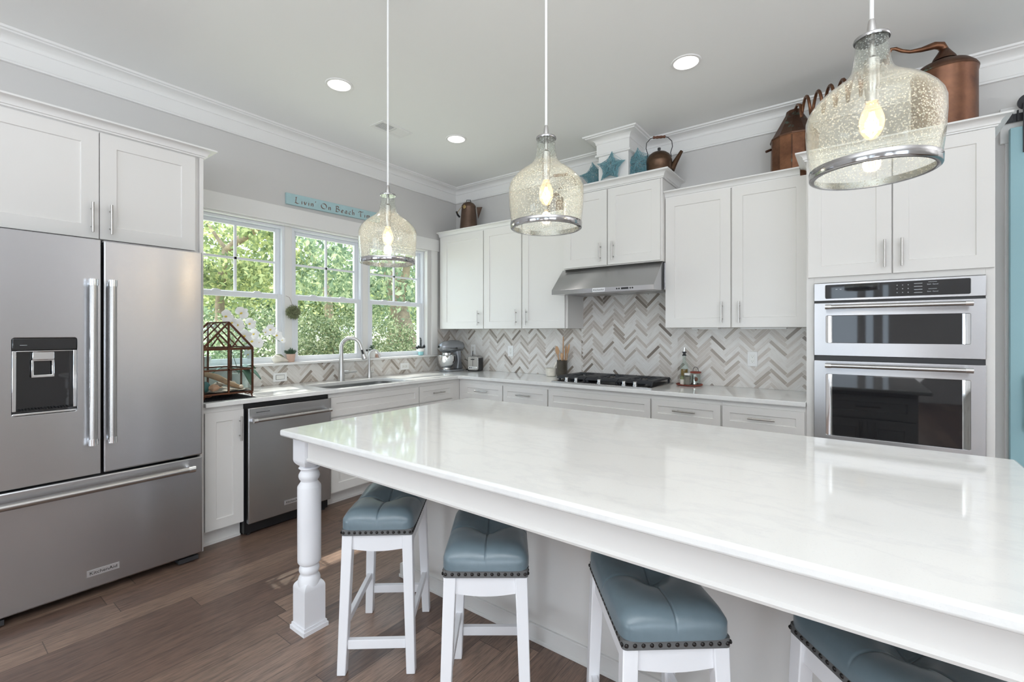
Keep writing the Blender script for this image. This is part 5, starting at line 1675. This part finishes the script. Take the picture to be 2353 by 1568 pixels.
def bloom(p, size, seed):
    random.seed(seed)
    vs, fs = [], []
    mbl = MB()
    nrm = Vector((1, -0.35 + random.uniform(-0.35, 0.35), random.uniform(-0.2, 0.25))).normalized()
    q = Vector((0, 0, 1)).rotation_difference(nrm).to_matrix().to_4x4()
    q.translation = Vector(p)
    rot = random.uniform(-0.3, 0.3)
    for a, ln, wd, zz in ((90, 0.95, 0.36, 0), (215, 0.9, 0.34, 0), (325, 0.9, 0.34, 0), (8, 1.0, 0.62, 0.06), (172, 1.0, 0.62, 0.06)):
        o = len(mbl.v)
        n, m_ = 8, 6
        for i in range(n + 1):
            k = i / n
            for j in range(m_ + 1):
                s = -1 + 2 * j / m_
                w_ = wd * math.sin(math.pi * min(1, 0.05 + 0.93 * k)) ** 0.55
                X, Y = k * ln, s * w_
                Z = zz + 0.16 * math.sin(k * 2.4) - 0.13 * s * s * w_
                t = R(a) + rot
                mbl.v.append(((X * math.cos(t) - Y * math.sin(t)) * size, (X * math.sin(t) + Y * math.cos(t)) * size, Z * size))
        mbl.f += [(o + i * (m_ + 1) + j, o + i * (m_ + 1) + j + 1, o + (i + 1) * (m_ + 1) + j + 1, o + (i + 1) * (m_ + 1) + j) for i in range(n) for j in range(m_)]
    mbl.xf(q)
    f = build('blossom', mbl, 'petal', c, smooth=80)
    lip = MB().sphere((0, -0.1 * size, 0.16 * size), 0.14 * size, 0.2 * size, 0.14 * size, 10, 8).xf(q)
    build('blossom_lip', lip, 'pistil', f)
for k_, (px, py, sz) in enumerate(((520, 728, .05), (556, 720, .05), (546, 748, .053), (575, 744, .044), (563, 772, .052), (580, 785, .05), (594, 788, .042), (572, 803, .04), (584, 768, .042), (534, 742, .04),
                                  (622, 758, .042), (637, 771, .042), (611, 764, .03), (649, 782, .026), (571, 815, .036))):
    u, v = (px - 1176.5) / FPX, -(py - HY) / FPX
    s, cs = math.sin(-YAW), math.cos(-YAW)
    t_ = (0.225 - CX) / (s + cs * u)
    bloom((0.225, CY + (cs - s * u) * t_, CZ + v * t_), sz, k_)

# ------------------------------------------------------------------ window sill things
ZS = 1.0985
def tuft(p, n, r, h, mat, par, seed, w=0.005):
    random.seed(seed)
    m = MB()
    for i in range(n):
        a = random.uniform(0, 2 * math.pi)
        l = random.uniform(0.1, 1)
        b = Vector(p) + Vector((math.cos(a), math.sin(a), 0)) * r * 0.4 * l
        t = Vector(p) + Vector((math.cos(a) * r * l, math.sin(a) * r * l, h * (1.1 - 0.55 * l) * random.uniform(0.8, 1.1)))
        mid = (b + t) / 2 + Vector((0, 0, h * 0.12))
        m.tube([b, mid, t], [w, w * 0.8, w * 0.1], 5)
    return build('leaves', m, mat, par)
y = -2.022
c = thing('succulent_pot', 'spiky green succulent in a pale pink pot on the sill by the faucet end', 'plant', (-0.005, y, ZS))
build('pot', MB().lathe([(0.026, 0.0006), (0.028, 0.003), (0.037, 0.068), (0.035, 0.07), (0.03, 0.06), (0, 0.06)], (-0.005, y, ZS), 24), 'terracotta', c)
tuft((-0.005, y, ZS + 0.06), 60, 0.062, 0.062, 'succ', c, 4)
c = thing('conch_shell', 'grey-white conch shell planted with moss on the window sill', 'shell', (0.005, -2.125, ZS))
m = MB().tube([(0, -0.062, 0.036), (0, -0.05, 0.036), (0, -0.035, 0.035), (0, -0.01, 0.033), (0, 0.03, 0.025), (0, 0.07, 0.012), (0, 0.078, 0.009)], [0.008, 0.022, 0.034, 0.0315, 0.022, 0.008, 0.003], 16)
for i in range(7):
    m.sphere((0.012 * math.cos(i), -0.04 + 0.006 * i, 0.06 - 0.002 * i), 0.008)
build('shell_body', m, 'marble', c, local=True, smooth=60)
build('moss_tuft', MB().tube([(-0.004, -0.025, 0.062), (-0.002, 0.01, 0.055), (-0.001, 0.045, 0.036)], [0.010, 0.016, 0.006], 8), 'moss', c, local=True)
c = thing('sill_cup', 'small white scalloped cup on the sill behind the terrarium', 'cup', (0.0, -2.665, ZS))
build('cup', MB().lathe([(0.016, 0.0006), (0.018, 0.004), (0.026, 0.035), (0.036, 0.075), (0.034, 0.076), (0.022, 0.034), (0, 0.012)], (0.0, -2.665, ZS), 24), 'white', c)
# hanging air-plant ball on the mullion post
c = thing('air_plant_ball', 'grey-green moss ball hanging by a cord from the window mullion', 'plant', (-0.005, -2.0, 1.525))
random.seed(5)
m = MB()
for i in range(420):
    v = Vector((random.gauss(0, 1), random.gauss(0, 1), random.gauss(0, 1))).normalized()
    v2 = (v + Vector((random.uniform(-.4, .4), random.uniform(-.4, .4), random.uniform(-.4, .4)))).normalized()
    m.tube([v * 0.02, v * 0.045, v2 * random.uniform(0.058, 0.072)], [0.004, 0.0035, 0.0008], 4)
m.v = [(a * 0.6, b, d) for a, b, d in m.v]
build('moss', m, 'moss', c, local=True)
build('cord', MB().tube([(0, -0.003, 0.05), (-0.012, -0.028, 0.125), (-0.038, -0.046, 0.14)], 0.0012, 6), 'handle_wood', c, local=True)
y = -1.262
c = thing('soap_bottle', 'small white bottle with a black cap on the sill behind the filter faucet', 'bottle', (0.0, y, ZS))
build('body', MB().lathe([(0.017, 0.0006), (0.0185, 0.004), (0.0185, 0.055), (0.009, 0.066), (0, 0.066)], (0.0, y, ZS), 20), 'white', c)
build('cap', MB().lathe([(0.0085, 0.0662), (0.0085, 0.085), (0, 0.085)], (0.0, y, ZS), 14), 'black', c)
y = -1.203
c = thing('white_planter', 'white pot with a small leafy plant on the sill behind the filter faucet', 'plant', (-0.003, y, ZS))
build('pot', MB().lathe([(0.03, 0.0006), (0.033, 0.004), (0.037, 0.07), (0.033, 0.07), (0, 0.06)], (-0.003, y, ZS), 24), 'white', c)
random.seed(2)
m = MB()
for i in range(26):
    a = random.uniform(0, 6.3); r_ = random.uniform(0.005, 0.04); z_ = random.uniform(0.07, 0.125)
    m.sphere((-0.003 + r_ * math.cos(a) * 0.7, y + r_ * math.sin(a), ZS + z_), 0.011, 0.011, 0.004, 8, 5)
m.tube([(-0.003, y, ZS + 0.06), (-0.003, y, ZS + 0.12)], 0.003, 6)
build('leaves', m, 'succ', c)
y = -1.135
c = thing('votive_cup', 'small pale pink cup on the sill right of the white planter', 'cup', (0.0, y, ZS))
build('cup', MB().lathe([(0.022, 0.0006), (0.0235, 0.003), (0.025, 0.034), (0.023, 0.034), (0.0215, 0.008), (0, 0.007)], (0.0, y, ZS), 24), 'terracotta', c)
y = -0.56
c = thing('coral_succulent', 'dark branching succulent in an aqua and white pot on the sill near the mixer', 'plant', (0.0, y, ZS))
build('pot', MB().lathe([(0.025, 0.0006), (0.027, 0.003), (0.032, 0.04), (0, 0.04)], (0, y, ZS), 24), 'aqua', c)
build('pot_rim', MB().lathe([(0.0325, 0.0402), (0.0375, 0.045), (0.0385, 0.075), (0.0355, 0.076), (0.033, 0.07), (0, 0.068)], (0, y, ZS), 24), 'white', c)
random.seed(11)
m = MB()
for i in range(9):
    a = random.uniform(0, 6.3)
    l = random.uniform(0.35, 1) if i else 0.1
    h = 0.15 - 0.09 * l if i else 0.17
    p0 = Vector((0, y, ZS + 0.068)); p2 = p0 + Vector((math.cos(a) * 0.045 * l, math.sin(a) * 0.07 * l, h - 0.05))
    p1 = p0.lerp(p2, 0.5) + Vector((0, 0, -0.006))
    m.tube([p0, p1, p2], [0.007, 0.0085, 0.006], 7)
    for q in range(14):
        t_ = random.uniform(0.25, 1)
        b = p0.lerp(p2, t_)
        v = Vector((random.gauss(0, 1), random.gauss(0, 1), random.gauss(0.5, 1))).normalized()
        m.tube([b, b + v * 0.016], [0.004, 0.0015], 4)
build('branches', m, 'succ_dark', c)

# ------------------------------------------------------------------ the garden beyond the window
m = MB()
rows = [(-0.17, -0.3), (-4, -0.1), (-9, 0.28), (-16, 0.62), (-30, 0.9), (-80, 1.2)]
ys_ = [-60, -20, 0, 20, 60, 120]
vs = [(x, y, z) for x, z in rows for y in ys_]
m.add(vs, [(i * 6 + j, i * 6 + j + 1, (i + 1) * 6 + j + 1, (i + 1) * 6 + j) for i in range(5) for j in range(5)])
g = struct('ground_outside', m, 'grass', smooth=0)
eave = MB().box(-0.50, -9.2, 3.06, -0.162, 0.2, 3.14)
struct('eave_outside', eave, 'trim')

def foliage(name, blobs, n, size, seed, mat, par):
    rng = np.random.default_rng(seed)
    tot = sum((b[1][0] * b[1][1] * b[1][2]) ** 0.67 for b in blobs)
    C_, O_ = [], ORG.get(par.name, (0, 0, 0))
    for ctr, rad in blobs:
        k = int(n * (rad[0] * rad[1] * rad[2]) ** 0.67 / tot)
        v = rng.normal(size=(k, 3))
        v /= np.linalg.norm(v, axis=1, keepdims=True)
        # leaves gather in sprays
        sp = rng.normal(size=(max(6, k // 40), 3)); sp /= np.linalg.norm(sp, axis=1, keepdims=True)
        v = sp[rng.integers(0, len(sp), k)] * rng.uniform(0.72, 1.0, (k, 1)) + rng.normal(size=(k, 3)) * 0.16
        C_.append(np.array(ctr) + v * np.array(rad))
    P = np.concatenate(C_) - np.array(O_)
    k = len(P)
    a = rng.normal(size=(k, 3)); a /= np.linalg.norm(a, axis=1, keepdims=True)
    b = np.cross(a, rng.normal(size=(k, 3))); b /= np.linalg.norm(b, axis=1, keepdims=True)
    L = size * rng.uniform(0.6, 1.3, (k, 1))
    V = np.stack([P - a * L * 0.5, P + b * L * 0.24, P + a * L * 0.5, P - b * L * 0.24], 1).reshape(-1, 3)
    me = bpy.data.meshes.new(name)
    me.vertices.add(4 * k); me.loops.add(4 * k); me.polygons.add(k)
    me.vertices.foreach_set('co', V.ravel())
    me.loops.foreach_set('vertex_index', np.arange(4 * k))
    me.polygons.foreach_set('loop_start', np.arange(0, 4 * k, 4))
    me.update(calc_edges=True)
    me.materials.append(M[mat])
    o = bpy.data.objects.new(name, me)
    link(o, par)
    return o

def plant(kind, name, label, base, trunk, blobs, n, size, seed, mat, group):
    c = thing(name, label, kind, base, 0, group)
    m = MB()
    for pts, r in trunk:
        m.tube(pts, r, 12)
    build('trunk', m, 'bark', c, smooth=70)
    foliage('foliage', blobs, n, size, seed, mat, c)
    return c
def gz(x):
    for (x0, z0), (x1, z1) in zip(rows, rows[1:]):
        if x0 >= x >= x1:
            return z0 + (z1 - z0) * (x - x0) / (x1 - x0)
    return 0
def on_ground(px, d):
    p = at(px, HY, d)
    return (p[0], p[1], gz(p[0]))
# leaning oak with a bare trunk, right-hand window
b0 = on_ground(938, 14)
tr = [((b0[0], b0[1], b0[2] - 0.1), at(936, 790, 14), at(925, 740, 14), at(912, 690, 14), at(905, 650, 14.2), at(890, 600, 14.5)), [0.36, 0.33, 0.27, 0.25, 0.24, 0.2]]
tr2 = [(at(912, 700, 14), at(928, 650, 13.8), at(938, 600, 13.6)), [0.16, 0.13, 0.1]]
plant('tree', 'oak_tree', 'thick-trunked oak seen through the window nearest the corner', b0, [tr, tr2],
      [(at(880, 590, 14), (2.6, 2.6, 1.5)), (at(960, 600, 13), (1.3, 1.5, 1.4)), (at(950, 690, 15), (1.0, 1.0, 0.9)), (at(830, 560, 15), (1.8, 2.2, 1.4)), (at(870, 690, 16), (0.8, 0.9, 0.7))], 7000, 0.19, 1, 'leaf_cool', 'trees beyond the window')
b0 = on_ground(505, 12)
tr = [((b0[0], b0[1], b0[2] - 0.1), at(505, 700, 12), at(512, 620, 12), at(520, 572, 12)), [0.13, 0.11, 0.10, 0.09]]
tr2 = [(at(520, 575, 12), at(545, 555, 11.8), at(575, 535, 11.5), at(600, 518, 11.2), at(625, 500, 11)), [0.08, 0.10, 0.10, 0.09, 0.07]]
tr3 = [(at(520, 575, 12), at(500, 548, 12), at(478, 515, 12)), [0.06, 0.045, 0.03]]
plant('tree', 'branching_tree', 'tree with a forked bare limb in the window next to the refrigerator', b0, [tr, tr2, tr3],
      [(at(490, 590, 13), (2.0, 2.0, 1.2)), (at(585, 600, 12.6), (1.0, 1.3, 0.9)), (at(620, 560, 11.5), (0.7, 0.9, 1.0)), (at(480, 520, 13.5), (1.6, 1.8, 0.9)), (at(560, 660, 13), (1.4, 1.6, 0.7)), (at(505, 680, 11.2), (0.7, 0.9, 0.9)), (at(500, 615, 11.2), (0.5, 0.6, 0.4)), ((-7.6, -1.6, 12.2), (1.9, 2.6, 1.0))], 9800, 0.17, 2, 'leaf', 'trees beyond the window')  # last blob: unseen high leaf cluster added in the sun's path for dapples
b0 = on_ground(760, 19)
tr = [((b0[0], b0[1], b0[2] - 0.1), at(755, 700, 19), at(745, 640, 19), at(700, 560, 18.5)), [0.2, 0.16, 0.12, 0.05]]
tr2 = [(at(748, 650, 19), at(780, 610, 18.6), at(815, 570, 18.4)), [0.1, 0.07, 0.03]]
plant('tree', 'thin_branched_tree', 'airy tree with sky showing through in the middle window', b0, [tr, tr2],
      [(at(770, 650, 19), (1.5, 1.5, 0.8)), (at(800, 575, 18), (1.1, 1.2, 1.1)), (at(685, 600, 19), (0.9, 1.0, 1.3)), (at(740, 560, 19.5), (0.9, 1.1, 0.6)), (at(735, 640, 20), (1.3, 1.3, 0.9))], 3000, 0.2, 3, 'leaf_cool', 'trees beyond the window')
for k_, (px, d, w_, z_, n_, lb) in enumerate(((520, 24, 4.2, 690, 4600, 'dense tree low in the window next to the refrigerator'), (640, 26, 4.0, 690, 4600, 'leafy tree filling the gap behind the first mullion'),
                                              (770, 28, 4.4, 705, 4600, 'distant treetops behind the middle window shrubs'), (900, 26, 4.6, 690, 4600, 'distant leafy tree behind the oak trunk'))):
    b0 = on_ground(px, d)
    plant('tree', 'garden_tree', lb, b0, [[((b0[0], b0[1], b0[2] - 0.1), at(px, 720, d)), [0.3, 0.2]]],
          [(at(px, z_, d), (w_, w_, 1.5)), (at(px - 30, z_ - 14, d), (w_ * 0.6, w_ * 0.6, 1.0)), (at(px + 35, z_ - 8, d), (w_ * 0.6, w_ * 0.6, 1.3))], n_, 0.30, 20 + k_, 'leaf' if k_ % 2 else 'leaf_cool', 'trees beyond the window')
for k_, (px, d, w_, top, n_, lb) in enumerate(((500, 10, 1.0, 740, 3400, 'low green shrub behind the terrarium'), (610, 11, 1.15, 712, 4200, 'rounded shrub behind the orchid sprays'), (705, 13, 1.0, 735, 4000, 'bushy shrub at the near side of the middle window'),
                                               (783, 13, 1.25, 712, 5200, 'large pale-topped shrub above the main faucet'), (868, 12.5, 0.95, 735, 3600, 'dark green shrub left of the oak trunk'), (985, 13, 0.9, 740, 3000, 'shrub right of the oak trunk, by the window edge'))):
    b0 = on_ground(px, d)
    zt = at(px, top, d)[2]
    hz = (zt - b0[2]) / 2
    m_ = [[((b0[0], b0[1], b0[2] - 0.05), (b0[0] + s_ * 0.18, b0[1] + s_ * 0.15, b0[2] + hz * 0.8)), [0.04, 0.02]] for s_ in (-1, 0, 1)]
    plant('shrub', 'garden_shrub', lb, b0, m_, [((b0[0], b0[1], b0[2] + 0.1 + hz), (w_ * 0.8, w_, hz)), ((b0[0] + 0.2, b0[1] + 0.3, b0[2] + hz * 1.25), (w_ * 0.5, w_ * 0.6, hz * 0.7))], n_, 0.085, 40 + k_, 'leaf_bush', 'garden shrubs')
p0, p1 = on_ground(560, 10.4), on_ground(1010, 12.0)
m = MB()
n = 14
vs = []
for i in range(n + 1):
    t = i / n
    x = p0[0] + (p1[0] - p0[0]) * t; y = p0[1] + (p1[1] - p0[1]) * t
    for q in range(5):
        a, b = x + 0.35 - q * 0.55, y - 0.3 + q * 0.42
        vs.append((a, b, gz(a) + (0.02, 0.14, 0.18, 0.14, 0.02)[q]))
m.add(vs, [(i * 5 + j, i * 5 + j + 1, (i + 1) * 5 + j + 1, (i + 1) * 5 + j) for i in range(n) for j in range(4)])
mu = build('mulch_bed', m, 'mulch')
mu['kind'] = 'stuff'
tag(mu, 'brown mulch bed under the garden shrubs', 'mulch')
